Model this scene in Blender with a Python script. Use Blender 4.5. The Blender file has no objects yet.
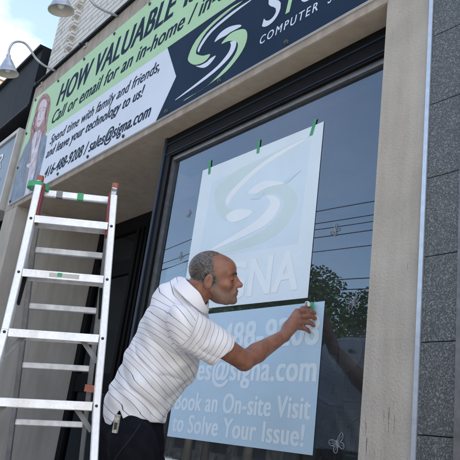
import bpy, bmesh, math, random
import numpy as np
from mathutils import Vector, Matrix
random.seed(7)
S = bpy.context.scene
COL = S.collection
rad = math.radians

# ------------------------------------------------------------------ materials
def mat(name, color=(.5,.5,.5), rough=.6, metal=0., noise=0., nscale=8., bump=0., bscale=60., color2=None, spec=.5, stains=0., detail=6):
    m = bpy.data.materials.new(name); m.use_nodes = True
    nt = m.node_tree; b = nt.nodes['Principled BSDF']
    b.inputs['Roughness'].default_value = rough; b.inputs['Metallic'].default_value = metal
    b.inputs['Specular IOR Level'].default_value = spec
    tc = nt.nodes.new('ShaderNodeTexCoord')
    c1 = tuple(color)+(1,)
    if noise > 0 or color2:
        n = nt.nodes.new('ShaderNodeTexNoise'); n.inputs['Scale'].default_value = nscale; n.inputs['Detail'].default_value = detail
        nt.links.new(tc.outputs['Object'], n.inputs['Vector'])
        r = nt.nodes.new('ShaderNodeValToRGB'); nt.links.new(n.outputs['Fac'], r.inputs[0])
        r.color_ramp.elements[0].position = .3; r.color_ramp.elements[1].position = .7
        if color2: a, z = c1, tuple(color2)+(1,)
        else:
            a = tuple(v*(1-noise) for v in color)+(1,); z = tuple(min(1,v*(1+noise)) for v in color)+(1,)
        r.color_ramp.elements[0].color = a; r.color_ramp.elements[1].color = z
        out = r.outputs[0]
        if stains > 0:
            mp = nt.nodes.new('ShaderNodeMapping'); mp.inputs['Scale'].default_value = (9,9,.9)
            nt.links.new(tc.outputs['Object'], mp.inputs[0])
            n2 = nt.nodes.new('ShaderNodeTexNoise'); n2.inputs['Scale'].default_value = 1.6; n2.inputs['Detail'].default_value = 8
            nt.links.new(mp.outputs[0], n2.inputs['Vector'])
            r2 = nt.nodes.new('ShaderNodeValToRGB'); nt.links.new(n2.outputs['Fac'], r2.inputs[0])
            r2.color_ramp.elements[0].position = .35; r2.color_ramp.elements[1].position = .6
            v = 1-stains; r2.color_ramp.elements[0].color = (v,v*.97,v*.93,1); r2.color_ramp.elements[1].color = (1,1,1,1)
            mx = nt.nodes.new('ShaderNodeMixRGB'); mx.blend_type = 'MULTIPLY'; mx.inputs[0].default_value = 1
            nt.links.new(out, mx.inputs[1]); nt.links.new(r2.outputs[0], mx.inputs[2]); out = mx.outputs[0]
        nt.links.new(out, b.inputs['Base Color'])
    else: b.inputs['Base Color'].default_value = c1
    if bump > 0:
        n = nt.nodes.new('ShaderNodeTexNoise'); n.inputs['Scale'].default_value = bscale; n.inputs['Detail'].default_value = 5
        nt.links.new(tc.outputs['Object'], n.inputs['Vector'])
        bp = nt.nodes.new('ShaderNodeBump'); bp.inputs['Strength'].default_value = bump; bp.inputs['Distance'].default_value = .01
        nt.links.new(n.outputs['Fac'], bp.inputs['Height']); nt.links.new(bp.outputs[0], b.inputs['Normal'])
    return m

def mat_brick(name, c1, c2, mortar, sx=.2, sy=.068, m_=.008, bump=.6):
    m = bpy.data.materials.new(name); m.use_nodes = True; nt = m.node_tree; b = nt.nodes['Principled BSDF']
    b.inputs['Roughness'].default_value = .8
    tc = nt.nodes.new('ShaderNodeTexCoord'); sp = nt.nodes.new('ShaderNodeSeparateXYZ'); cb = nt.nodes.new('ShaderNodeCombineXYZ')
    ad = nt.nodes.new('ShaderNodeMath'); ad.operation = 'ADD'
    nt.links.new(tc.outputs['Object'], sp.inputs[0]); nt.links.new(sp.outputs[0], ad.inputs[0]); nt.links.new(sp.outputs[1], ad.inputs[1])
    nt.links.new(ad.outputs[0], cb.inputs[0]); nt.links.new(sp.outputs[2], cb.inputs[1])
    br = nt.nodes.new('ShaderNodeTexBrick'); br.inputs['Scale'].default_value = 1
    br.inputs['Brick Width'].default_value = sx; br.inputs['Row Height'].default_value = sy; br.inputs['Mortar Size'].default_value = m_
    br.inputs['Mortar Smooth'].default_value = .3
    br.inputs['Color1'].default_value = (*c1,1); br.inputs['Color2'].default_value = (*c2,1); br.inputs['Mortar'].default_value = (*mortar,1)
    nt.links.new(cb.outputs[0], br.inputs['Vector'])
    n = nt.nodes.new('ShaderNodeTexNoise'); n.inputs['Scale'].default_value = 7; n.inputs['Detail'].default_value = 9
    nt.links.new(tc.outputs['Object'], n.inputs['Vector'])
    r = nt.nodes.new('ShaderNodeValToRGB'); nt.links.new(n.outputs['Fac'], r.inputs[0])
    r.color_ramp.elements[0].position=.26; r.color_ramp.elements[1].position=.42
    r.color_ramp.elements[0].color=(.62,.56,.47,1); r.color_ramp.elements[1].color=(1,1,1,1)
    mx = nt.nodes.new('ShaderNodeMixRGB'); mx.blend_type='MULTIPLY'; mx.inputs[0].default_value=1
    nt.links.new(br.outputs['Color'], mx.inputs[1]); nt.links.new(r.outputs[0], mx.inputs[2]); nt.links.new(mx.outputs[0], b.inputs['Base Color'])
    bp = nt.nodes.new('ShaderNodeBump'); bp.inputs['Strength'].default_value=bump; bp.inputs['Distance'].default_value=.01; bp.invert=True
    nt.links.new(br.outputs['Fac'], bp.inputs['Height']); nt.links.new(bp.outputs[0], b.inputs['Normal'])
    return m

def mat_granite(name):
    m = bpy.data.materials.new(name); m.use_nodes = True; nt = m.node_tree; b = nt.nodes['Principled BSDF']
    b.inputs['Roughness'].default_value=.45
    tc = nt.nodes.new('ShaderNodeTexCoord')
    outs=[]
    for sc,lo,hi,cl in ((460,.70,.95,(.22,.235,.23)),(190,.86,.93,(.17,.18,.18))):
        n = nt.nodes.new('ShaderNodeTexVoronoi'); n.inputs['Scale'].default_value=sc
        nt.links.new(tc.outputs['Object'], n.inputs['Vector'])
        sp = nt.nodes.new('ShaderNodeSeparateColor'); nt.links.new(n.outputs['Color'], sp.inputs[0])
        r = nt.nodes.new('ShaderNodeValToRGB'); nt.links.new(sp.outputs[0], r.inputs[0])
        r.color_ramp.elements[0].position=lo; r.color_ramp.elements[1].position=hi
        r.color_ramp.elements[0].color=(.048,.054,.053,1); r.color_ramp.elements[1].color=(*cl,1); outs.append(r.outputs[0])
    mx = nt.nodes.new('ShaderNodeMixRGB'); mx.blend_type='LIGHTEN'; mx.inputs[0].default_value=1
    nt.links.new(outs[0], mx.inputs[1]); nt.links.new(outs[1], mx.inputs[2]); nt.links.new(mx.outputs[0], b.inputs['Base Color'])
    return m

def mat_glass(name, ior=2.15, tint=(.86,.90,.92), film=.0):
    m = bpy.data.materials.new(name); m.use_nodes = True; nt = m.node_tree; nt.nodes.clear()
    o = nt.nodes.new('ShaderNodeOutputMaterial'); mx = nt.nodes.new('ShaderNodeMixShader')
    t = nt.nodes.new('ShaderNodeBsdfTransparent'); t.inputs[0].default_value=(*tint,1)
    g = nt.nodes.new('ShaderNodeBsdfGlossy'); g.inputs['Roughness'].default_value=0.004; g.inputs[0].default_value=(.66,.82,1,1)
    f = nt.nodes.new('ShaderNodeFresnel'); f.inputs[0].default_value=ior
    tc = nt.nodes.new('ShaderNodeTexCoord'); n = nt.nodes.new('ShaderNodeTexNoise'); n.inputs['Scale'].default_value=1.3; n.inputs['Detail'].default_value=1
    nt.links.new(tc.outputs['Object'], n.inputs['Vector'])
    bp = nt.nodes.new('ShaderNodeBump'); bp.inputs['Strength'].default_value=.05; bp.inputs['Distance'].default_value=.02
    nt.links.new(n.outputs['Fac'], bp.inputs['Height']); nt.links.new(bp.outputs[0], g.inputs['Normal'])
    nt.links.new(f.outputs[0], mx.inputs[0]); nt.links.new(t.outputs[0], mx.inputs[1]); nt.links.new(g.outputs[0], mx.inputs[2]); df=nt.nodes.new('ShaderNodeBsdfDiffuse'); df.inputs[0].default_value=(.62,.66,.68,1)
    n2=nt.nodes.new('ShaderNodeTexNoise'); n2.inputs['Scale'].default_value=2.2; n2.inputs['Detail'].default_value=7; nt.links.new(tc.outputs['Object'], n2.inputs['Vector'])
    mr=nt.nodes.new('ShaderNodeMapRange'); mr.inputs['From Min'].default_value=.3; mr.inputs['From Max'].default_value=.75; mr.inputs['To Min'].default_value=film*.5; mr.inputs['To Max'].default_value=film*1.6; nt.links.new(n2.outputs['Fac'], mr.inputs[0])
    m2=nt.nodes.new('ShaderNodeMixShader'); nt.links.new(mr.outputs[0], m2.inputs[0]); nt.links.new(mx.outputs[0], m2.inputs[1]); nt.links.new(df.outputs[0], m2.inputs[2]); nt.links.new(m2.outputs[0], o.inputs[0])
    return m

STUCCO = mat('stucco', (.42,.39,.335), .9, noise=.10, nscale=5, bump=.55, bscale=95, stains=.10)
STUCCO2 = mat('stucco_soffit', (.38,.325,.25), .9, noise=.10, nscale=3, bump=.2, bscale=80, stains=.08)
SIDEW = mat('recess_render', (.37,.35,.315), .9, noise=.10, nscale=2.5, bump=.3, bscale=60, stains=.12)
FASCIA = mat('fascia_render', (.36,.32,.27), .9, noise=.16, nscale=9, bump=.3, bscale=80, stains=.2)
BRICKW = mat_brick('painted_brick', (.62,.61,.58), (.57,.56,.53), (.34,.325,.30), m_=.009, sx=.34)
BRICKO = mat_brick('orange_brick', (.35,.14,.07), (.28,.11,.06), (.4,.36,.32))
GRAN = mat_granite('granite')
BLACKF = mat('black_aluminium', (.005,.0055,.007), .55, spec=.12, noise=.2, nscale=30)
NAVYF = mat('frame_navy', (.016,.026,.045), .55, spec=.2, noise=.15, nscale=20)
DARKP = mat('dark_paint', (.011,.015,.020), .65, spec=.12, noise=.25, nscale=4, stains=.25)
GASKET = mat('grey_metal', (.16,.16,.16), .4, metal=.5, noise=.2, nscale=30)
SILVER = mat('silver_trim', (.50,.56,.63), .35, metal=.6, noise=.08, nscale=40)
ALU = mat('ladder_aluminium', (.78,.80,.83), .42, metal=.4, noise=.07, nscale=90, stains=.14, bump=.15, bscale=220)
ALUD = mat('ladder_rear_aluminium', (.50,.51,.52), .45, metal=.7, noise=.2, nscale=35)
RED = mat('red_plastic', (.20,.022,.02), .5, noise=.3, nscale=60)
ORANGE = mat('orange_plastic', (.30,.085,.05), .5, noise=.2, nscale=40)
GREEN = mat('green_tape', (.05,.32,.15), .6, noise=.12, nscale=30)
LAMPM = mat('lamp_metal', (.42,.46,.50), .38, metal=.75, noise=.2, nscale=14)
LAMPI = mat('lamp_inside', (.55,.52,.46), .6, noise=.1)
BGREEN = mat('banner_green', (.38,.60,.34), .55, noise=.04, nscale=3)
BWHITE = mat('banner_white', (.62,.68,.76), .55, noise=.04, nscale=3)
BNAVY = mat('banner_navy', (.013,.030,.060), .7, spec=.1, noise=.12, nscale=3)
PBLUE = mat('poster_paper', (.69,.785,.825), .6, noise=.035, nscale=4, bump=.5, bscale=9)
PBLUE2 = mat('poster_tape_blue', (.45,.61,.72), .6, noise=.04, nscale=4, bump=.4, bscale=9)
PIN = mat('poster_inner', (.63,.75,.81), .6, bump=.5, bscale=9, noise=.03, nscale=4)
PPALE = mat('poster_letter_pale', (.66,.765,.815), .6, noise=.03, nscale=5)
PPALE1 = mat('poster_letter_white', (.78,.84,.86), .6, noise=.03, nscale=5)
PGREEN = mat('poster_swoosh_green', (.60,.715,.71), .6, noise=.03, nscale=5)
WHITE = mat('white_vinyl', (.75,.76,.76), .6, noise=.05)
GLASS = mat_glass('window_glass', film=.032)
GLASSD = mat_glass('door_glass', 1.6, (.45,.5,.5))
INW = mat('interior_wall', (.32,.32,.31), .8, noise=.3, nscale=2)
INF = mat('interior_floor', (.06,.055,.05), .5, noise=.2)
GREYS = mat('sign_frame_grey', (.42,.41,.38), .5, noise=.1)
SLATE = mat('sign_slate', (.10,.15,.20), .4, noise=.15, nscale=3)
ASPH = mat('asphalt', (.05,.05,.052), .9, noise=.25, nscale=6, bump=.4, bscale=150)
CONC = mat('concrete', (.42,.40,.37), .9, noise=.15, nscale=3, bump=.3, bscale=80)
PAINT = mat('road_paint', (.7,.7,.66), .7, noise=.1)
LEAF = mat('foliage', (.03,.075,.02), .6, color2=(.08,.15,.035), nscale=1.2)
BARK = mat('bark', (.09,.07,.05), .9, noise=.3, bump=.6, bscale=30)
TROU = mat('trouser_cloth', (.0085,.0095,.013), .95, spec=.06, noise=.25, nscale=25, bump=.25, bscale=300)
SHOE = mat('shoe_leather', (.02,.018,.016), .4, noise=.2)
DARKM = mat('dark_metal', (.05,.05,.05), .4, metal=.5, noise=.2)

# ------------------------------------------------------------------ object helpers
def link(o, parent=None):
    COL.objects.link(o)
    if parent is not None:
        o.parent = parent; o.matrix_parent_inverse = parent.matrix_basis.inverted()
    return o
def tag(o, label=None, cat=None, group=None, kind=None):
    if label: o['label']=label
    if cat: o['category']=cat
    if group: o['group']=group
    if kind: o['kind']=kind
    return o
def thing(name, label, cat, loc=(0,0,0), group=None):
    o = bpy.data.objects.new(name, None); o.location=loc; o.empty_display_size=.1; link(o)
    return tag(o,label,cat,group)

class MB:
    """collects shapes with several materials, builds one mesh object"""
    def __init__(s): s.v=[]; s.f=[]; s.m=[]; s.mats=[]; s.sm=[]
    def mi(s,m):
        if m not in s.mats: s.mats.append(m)
        return s.mats.index(m)
    def add(s,vs,fs,m,smooth=False):
        o=len(s.v); s.v+= [tuple(v) for v in vs]; k=s.mi(m)
        for f in fs: s.f.append([o+i for i in f]); s.m.append(k); s.sm.append(smooth)
        return s
    def box(s,a,b,m,bev=0.):
        x0,x1=sorted((a[0],b[0])); y0,y1=sorted((a[1],b[1])); z0,z1=sorted((a[2],b[2]))
        if bev<=0:
            vs=[(x,y,z) for x in(x0,x1) for y in(y0,y1) for z in(z0,z1)]
            return s.add(vs,[(0,1,3,2),(4,6,7,5),(0,4,5,1),(2,3,7,6),(0,2,6,4),(1,5,7,3)],m)
        bm=bmesh.new(); bmesh.ops.create_cube(bm,size=1)
        for v in bm.verts: v.co=Vector(((x0+x1)/2+v.co.x*(x1-x0),(y0+y1)/2+v.co.y*(y1-y0),(z0+z1)/2+v.co.z*(z1-z0)))
        bmesh.ops.bevel(bm,geom=bm.edges[:]+bm.verts[:],offset=bev,segments=2,affect='EDGES',profile=.6)
        bm.verts.index_update(); s.add([v.co[:] for v in bm.verts],[[v.index for v in f.verts] for f in bm.faces],m,False); bm.free(); return s
    def beam(s,p,q,w,h,up,m,bev=.0):
        """rectangular bar p->q, w across, h along 'up'"""
        p=Vector(p);q=Vector(q);d=(q-p).normalized();up=Vector(up);u=(up-d*up.dot(d)).normalized();r=d.cross(u)
        vs=[]; b=min(bev,w*.3,h*.3)
        prof=[(w/2-b,-h/2),(w/2,-h/2+b),(w/2,h/2-b),(w/2-b,h/2),(-w/2+b,h/2),(-w/2,h/2-b),(-w/2,-h/2+b),(-w/2+b,-h/2)] if b>0 else [(w/2,-h/2),(w/2,h/2),(-w/2,h/2),(-w/2,-h/2)]
        n=len(prof)
        for c in(p,q):
            for a,e in prof: vs.append(tuple(c+r*a+u*e))
        fs=[[i,(i+1)%n,n+(i+1)%n,n+i] for i in range(n)]+[list(range(n))[::-1],[n+i for i in range(n)]]
        return s.add(vs,fs,m)
    def channel(s,p,q,w,h,th,up,m,side=1):
        """C-section bar: web of height w.r.t. 'up', flanges to side"""
        p=Vector(p);q=Vector(q);d=(q-p).normalized();up=Vector(up);u=(up-d*up.dot(d)).normalized();r=d.cross(u)*side
        prof=[(0,-h/2),(w,-h/2),(w,-h/2+th),(th,-h/2+th),(th,h/2-th),(w,h/2-th),(w,h/2),(0,h/2)]
        vs=[tuple(c+r*a+u*e) for c in(p,q) for a,e in prof]; n=8
        fs=[[i,(i+1)%n,n+(i+1)%n,n+i] for i in range(n)]+[[0,1,2,3],[0,3,4,7],[4,5,6,7],[8,11,10,9],[8,15,12,11],[12,15,14,13]]
        return s.add(vs,fs,m)
    def tube(s,pts,r,m,n=12,caps=True):
        pts=[Vector(p) for p in pts]; rs=r if isinstance(r,(list,tuple)) else [r]*len(pts)
        t0=(pts[1]-pts[0]).normalized(); ref=Vector((0,0,1)) if abs(t0.z)<.9 else Vector((1,0,0))
        nrm=(ref-t0*ref.dot(t0)).normalized(); vs=[]
        for i,p in enumerate(pts):
            t=((pts[min(i+1,len(pts)-1)]-pts[max(i-1,0)])).normalized()
            nrm=(nrm-t*nrm.dot(t)).normalized(); b=t.cross(nrm)
            for k in range(n):
                a=2*math.pi*k/n; vs.append(tuple(p+(nrm*math.cos(a)+b*math.sin(a))*rs[i]))
        fs=[[i*n+k,i*n+(k+1)%n,(i+1)*n+(k+1)%n,(i+1)*n+k] for i in range(len(pts)-1) for k in range(n)]
        if caps: fs+=[list(range(n))[::-1],[(len(pts)-1)*n+k for k in range(n)]]
        return s.add(vs,fs,m,True)
    def lathe(s,prof,m,n=32,at=(0,0,0),axis=(0,0,1),smooth=True):
        z=Vector(axis).normalized(); x=z.orthogonal().normalized(); y=z.cross(x); o=Vector(at); vs=[]
        for r,h in prof:
            for k in range(n):
                a=2*math.pi*k/n; vs.append(tuple(o+z*h+(x*math.cos(a)+y*math.sin(a))*r))
        fs=[[i*n+k,i*n+(k+1)%n,(i+1)*n+(k+1)%n,(i+1)*n+k] for i in range(len(prof)-1) for k in range(n)]
        return s.add(vs,fs,m,smooth)
    def xz(s,poly,y0,y1,m):
        """prism from an (x,z) outline between two y"""
        a=sum(poly[i][0]*poly[(i+1)%len(poly)][1]-poly[(i+1)%len(poly)][0]*poly[i][1] for i in range(len(poly)))
        if a<0: poly=poly[::-1]
        n=len(poly); vs=[(x,y0,z) for x,z in poly]+[(x,y1,z) for x,z in poly]
        bm=bmesh.new(); bv=[bm.verts.new(v) for v in vs]
        f1=bm.faces.new(bv[:n]); f2=bm.faces.new(bv[n:][::-1])
        for i in range(n): bm.faces.new((bv[(i+1)%n],bv[i],bv[n+i],bv[n+(i+1)%n]))
        bm.normal_update()
        bmesh.ops.triangulate(bm,faces=[f1,f2],ngon_method='EAR_CLIP'); bm.verts.index_update()
        s.add(vs,[[v.index for v in f.verts] for f in bm.faces],m); bm.free(); return s
    def build(s,name,parent=None,**k):
        me=bpy.data.meshes.new(name); me.from_pydata(s.v,[],s.f)
        for m in s.mats: me.materials.append(m)
        me.polygons.foreach_set('material_index',s.m); me.polygons.foreach_set('use_smooth',s.sm); me.update()
        o=bpy.data.objects.new(name,me); link(o,parent); tag(o,**k); return o
def B(a,b,m,bev=0): return MB().box(a,b,m,bev)

def smooth_curve(pts,n=6,closed=True):
    """Catmull-Rom through outline points"""
    out=[];N=len(pts)
    for i in range(N if closed else N-1):
        p=[pts[(i+k-1)%N] if closed else pts[max(0,min(N-1,i+k-1))] for k in range(4)]
        for j in range(n):
            t=j/n
            out.append(tuple(.5*((2*p[1][c])+(-p[0][c]+p[2][c])*t+(2*p[0][c]-5*p[1][c]+4*p[2][c]-p[3][c])*t*t+(-p[0][c]+3*p[1][c]-3*p[2][c]+p[3][c])*t**3) for c in(0,1)))
    if not closed: out.append(tuple(pts[-1]))
    return out

def glyphs(s, bold=.0, shear=0., spacing=1.):
    cu=bpy.data.curves.new('lettering','FONT'); cu.body=s; cu.size=1; cu.offset=bold; cu.shear=shear; cu.space_character=spacing
    cu.fill_mode='FRONT'; cu.resolution_u=5
    o=bpy.data.objects.new('lettering',cu); COL.objects.link(o)
    dg=bpy.context.evaluated_depsgraph_get(); me=o.evaluated_get(dg).to_mesh()
    vs=[v.co[:] for v in me.vertices]; fs=[list(p.vertices) for p in me.polygons]
    o.evaluated_get(dg).to_mesh_clear(); bpy.data.objects.remove(o); bpy.data.curves.remove(cu)
    return vs,fs
CAP=max(v[1] for v in glyphs('H')[0])
def lettering(mb,s,x0,x1,z,cap,y,m,bold=.0,shear=0.,spacing=1.,tilt=0.):
    """word fitted between x0 and x1; weight comes from copies set a hair apart in x and depth"""
    vs,fs=glyphs(s,.0,shear,spacing*(1+bold*.9)); a=min(v[0] for v in vs); b=max(v[0] for v in vs)
    e=bold*cap*.62; sx=(x1-x0-2*e)/(b-a); sz=(cap-e*.5)/CAP
    offs=[(0,0)] if bold<=0 else [(-1,-.25),(-.5,.25),(0,-.25),(0,.25),(.5,-.25),(1,.25),(-1,.25),(1,-.25)]
    for k,(dx,dz) in enumerate(offs):
        mb.add([(x0+e+dx*e+(v[0]-a)*sx, y-.00006*k, z+e*.25+dz*e+v[1]*sz) for v in vs],fs,m)
    return mb

# ------------------------------------------------------------------ ground
B((-60,-3.4,-.3),(40,30,0),CONC).build('pavement',kind='structure')
B((-60,-14,-.3),(40,-3.52,-.13),ASPH).build('road',kind='structure')
B((-60,-3.52,-.3),(40,-3.4,.003),CONC,.01).build('kerb',kind='structure')
B((-60,-16.5,-.3),(40,-14,0),CONC).build('far_pavement',kind='structure')
B((-400,-400,-.5),(400,400,-.31),ASPH).build('ground',kind='structure')
lm=MB()
for i in range(24): lm.box((-58+i*4,-8.8,-.130),(-56+i*4,-8.68,-.126),PAINT)
lm.build('road_marking',kind='structure')

# ------------------------------------------------------------------ shop building
ZS=2.935   # soffit
shop=thing('shop_building','beige rendered shopfront with recessed doorway and white painted brick above','building',(-4,0,0))
f=MB()
f.box((-6.68,0,3.99),(-1.672,.5,4.425),FASCIA).box((-6.60,0,ZS),(-1.672,.5,3.99),FASCIA)
f.build('fascia',shop)
c=MB()
c.box((-6.70,-.03,4.425),(-1.40,.30,4.452),DARKP).build('flashing',shop)
# white brick upper wall with corner pier
b=MB()
b.box((-6.16,.10,4.452),(3,.5,6.9),BRICKW).box((-6.60,.045,4.452),(-6.16,.5,6.9),BRICKW)
b.build('brick_wall',shop)
br=MB()
for k in range(18):   # toothed edge of the corner pier
    z=4.46+k*.136
    br.box((-6.165,.052,z),(-6.165+.075,.2,z+.064),BRICKW)
br.build('brick_toothing',shop)
B((-6.60,.30,ZS+.002),(-1.30,.88,4.4),DARKP).build('bulkhead_core',shop)
# soffit
B((-6.62,.5,ZS),(-1.672,.887,ZS+.06),STUCCO2).build('soffit',shop)
B((-6.598,.004,ZS-.0035),(-1.674,.886,ZS-.0005),STUCCO2).build('soffit_board',shop)
# left pilaster with splayed return wall
SCUFF=STUCCO.copy(); SCUFF.name='stucco_scuffed'; nt=SCUFF.node_tree; bb_=nt.nodes['Principled BSDF']; src=bb_.inputs['Base Color'].links[0].from_socket
tc=nt.nodes.new('ShaderNodeTexCoord'); mp=nt.nodes.new('ShaderNodeMapping'); mp.inputs['Scale'].default_value=(70,70,5); nt.links.new(tc.outputs['Object'],mp.inputs[0])
n=nt.nodes.new('ShaderNodeTexNoise'); n.inputs['Scale'].default_value=1; n.inputs['Detail'].default_value=7; nt.links.new(mp.outputs[0],n.inputs['Vector'])
sp=nt.nodes.new('ShaderNodeSeparateXYZ'); nt.links.new(tc.outputs['Object'],sp.inputs[0])
mr=nt.nodes.new('ShaderNodeMapRange'); mr.inputs['From Min'].default_value=1.35; mr.inputs['From Max'].default_value=1.05; mr.inputs['To Min'].default_value=0; mr.inputs['To Max'].default_value=.09; nt.links.new(sp.outputs[2],mr.inputs[0])
ad=nt.nodes.new('ShaderNodeMath'); ad.operation='ADD'; nt.links.new(n.outputs['Fac'],ad.inputs[0]); nt.links.new(mr.outputs[0],ad.inputs[1])
r=nt.nodes.new('ShaderNodeValToRGB'); r.color_ramp.elements[0].position=.69; r.color_ramp.elements[1].position=.74; nt.links.new(ad.outputs[0],r.inputs[0])
mx=nt.nodes.new('ShaderNodeMixRGB'); nt.links.new(r.outputs[0],mx.inputs[0]); nt.links.new(src,mx.inputs[1]); mx.inputs[2].default_value=(.13,.125,.12,1); nt.links.new(mx.outputs[0],bb_.inputs['Base Color'])
p=MB(); n=[(-6.66,0),(-6.30,0),(-6.20,.885),(-6.66,.885)]
vs=[(x,y,z) for z in(0,ZS-.004) for x,y in n]
p.add(vs,[(0,1,5,4),(2,3,7,6),(3,0,4,7),(0,3,2,1),(4,5,6,7)],STUCCO); p.add([vs[i] for i in(1,2,6,5)],[(0,1,2,3)],SIDEW)
p.box((-6.68,0,ZS),(-6.602,.3,3.988),STUCCO)
p.build('pilaster',shop)
# right pillar, strip, granite
B((-1.67,0,0),(-1.434,.5,4.424),SCUFF).build('pillar',shop)
B((-1.434,-.012,0),(-1.416,.3,4.6),SILVER).build('metal_trim',shop)
zz=[0,.13,.44,.755,1.065,1.374,1.685,1.995,2.31,2.625,2.94,3.25,3.56,3.87,4.18,4.5]
for a,e in zip(zz[:-1],zz[1:]): B((-1.4155,-.006,a+.0015),(-1.272,.3,e-.0015),GRAN,.002).build('granite_tile',shop)
MB().box((-1.4155,.02,0),(-1.2725,.29,4.49),DARKP).box((-1.271,-.015,0),(-1.235,.3,4.5),GASKET).box((-1.234,.02,0),(2.5,.3,4.45),DARKP).build('side_panel',shop)
# unseen solid building mass, added to block the sun, and room
r=MB()
r.box((-6.6,.5,4.42),(3,10,6.9),DARKP)
r.build('sun_block_mass',shop)
r=MB()
r.box((-6.66,.885,0),(-6.205,9,4.4),INW).box((-6.2,9,0),(3,9.2,4.4),INW).box((-1.43,.3,0),(-1.2,9,4.4),INW)
r.build('interior_wall',shop)
B((-6.2,.89,2.95),(-1.43,9,3.05),INW).build('interior_ceiling',shop)
B((-6.2,.89,0.002),(-1.43,9,.02),INF).build('interior_floor',shop)
B((-3.7,.18,.003),(-1.68,.89,.47),INF).build('window_base',shop)
B((-3.74,.09,0),(-1.672,.178,.45),STUCCO).build('stall_riser',shop)

# window
w=thing_w=bpy.data.objects.new('shop_window',None); w.location=(-2.7,.13,.45); link(w,shop)
fr=MB()
yF=.13
fr.box((-3.70,yF,2.775),(-1.672,.22,ZS-.005),BLACKF)                     # head
fr.box((-3.70,yF-.008,2.868),(-1.672,yF-.0005,2.876),NAVYF)
fr.box((-3.70,yF-.006,2.79),(-1.672,yF-.0006,2.797),NAVYF)
fr.box((-3.73,yF-.01,.45),(-3.702,.22,ZS-.005),NAVYF)                   # outer stile
fr.box((-3.701,yF,.45),(-3.638,.22,2.775),BLACKF)
fr.box((-3.701,yF,.452),(-1.672,.22,.5),BLACKF)
fr.build('frame',w)
gk=MB().box((-3.6375,.150,.5),(-3.618,.2,2.774),GASKET).box((-3.617,.150,2.744),(-1.672,.2,2.7745),GASKET)
gk.build('glazing_bead',w)
B((-2.178,.176,.5),(-2.152,.20,2.66),BLACKF).build('mullion',w)
gl=MB().add([(-3.617,.172,.5),(-1.672,.172,.5),(-1.672,.172,2.744),(-3.617,.172,2.744)],[(0,1,2,3)],GLASS); gl.build('glass',w)
# dark strip added behind the glass top for the unlit ceiling seen there
B((-3.60,.20,2.665),(-1.68,.30,2.743),mat('dark_interior_strip',(.035,.04,.035),.6,noise=.2)).build('dark_interior_strip',w)
# return window beside the doorway
rw=MB(); 
for y in (.225,.45,.68,.86): rw.box((-3.725,y,.45),(-3.69,y+.03,2.93),BLACKF)
for z in (.45,1.3,2.1,2.88): rw.box((-3.722,.256,z),(-3.693,.86,z+.04),BLACKF)
rw.add([(-3.707,.25,.5),(-3.707,.87,.5),(-3.707,.87,2.9),(-3.707,.25,2.9)],[(0,1,2,3)],GLASSD)
rw.build('return_window',w)

# door
d=bpy.data.objects.new('entrance_door',None); d.location=(-5.5,.885,0); link(d,shop)
yD=.885
df=MB()
df.box((-6.198,yD,0),(-6.10,yD+.06,ZS-.005),BLACKF).box((-6.10,yD,2.79),(-3.73,yD+.06,ZS-.005),BLACKF)
df.box((-5.385,yD,0),(-5.10,yD+.06,2.79),BLACKF).box((-4.2,yD,0),(-3.73,yD+.06,2.79),BLACKF)
for x in (-5.32,-5.24,-5.16): df.box((x,yD-.018,0),(x+.022,yD-.0005,2.789),BLACKF)
df.build('frame',d)
for a_,e_ in (((-6.10,yD+.004,2.36),(-5.386,yD+.056,2.50)),((-6.10,yD+.004,1.25),(-5.386,yD+.056,1.42)),((-6.10,yD+.004,.0),(-5.386,yD+.056,.25)),((-5.098,yD+.004,2.36),(-4.2,yD+.056,2.50)),((-5.098,yD+.004,0),(-4.2,yD+.056,.25))): B(a_,e_,BLACKF).build('rail',d)
for x0,x1 in ((-6.10,-5.386),(-5.098,-4.2)):
    MB().add([(x0,yD+.03,.1),(x1,yD+.03,.1),(x1,yD+.03,2.79),(x0,yD+.03,2.79)],[(0,1,2,3)],GLASSD).build('glass',d)
MB().tube([(-5.46,yD-.06,1.0),(-5.46,yD-.06,1.25)],.012,GASKET).tube([(-5.46,yD-.06,1.02),(-5.42,yD+.0,1.02)],.008,GASKET).tube([(-5.46,yD-.06,1.23),(-5.42,yD+.0,1.23)],.008,GASKET).build('handle',d)

# small lugs along the top of the fascia
for x in (-6.50,-5.40,-4.30,-3.2,-2.1):
    MB().tube([(x,-.001,4.40),(x,-.07,4.385),(x+.02,-.075,4.34)],.009,DARKM,8).box((x-.03,-.012,4.37),(x+.03,-.001,4.42),GREYS).build('fixing_lug',shop)

# ------------------------------------------------------------------ banner
ban=thing('shop_banner','long printed banner in green, white and navy fixed to the fascia above the window','banner',(-4.1,-.01,2.98))
X0,X1,Z0,Z1=-6.56,-1.68,2.985,4.225
yB=-.022
def wav(x,z): return .004*math.sin(x*3.1+z*2)+.003*math.sin(x*7.3-z*5)
bs=MB()
bs.box((X0,-.018,Z0),(X1,-.002,Z1),BWHITE)
bs.xz([(-5.95,Z0+.001),(-5.95,3.60),(X1-.001,3.575),(X1-.001,Z1-.001),(X0+.001,Z1-.001),(X0+.001,3.25),(-6.2,3.25)],-.0184,-.0179,BGREEN)
bs.xz([(-6.08,Z0+.002),(-5.66,Z0+.002),(-5.66,3.602),(-6.1,3.597)],-.0187,-.0183,BWHITE)
bs.xz([(-3.684,3.590),(-3.479,3.268),(-3.655,Z0+.001),(X1-.001,Z0+.001),(X1-.001,3.560)],-.0187,-.0183,BNAVY)
bs.build('sheet',ban)
NAVYT=BNAVY; yl=-.0192
def row(s,x0,x1,z,cap,m,bold=.02,shear=.25,sp=1.): lettering(MB(),s,x0,x1,z,cap,yl,m,bold,shear,sp).build('lettering',ban)
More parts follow.
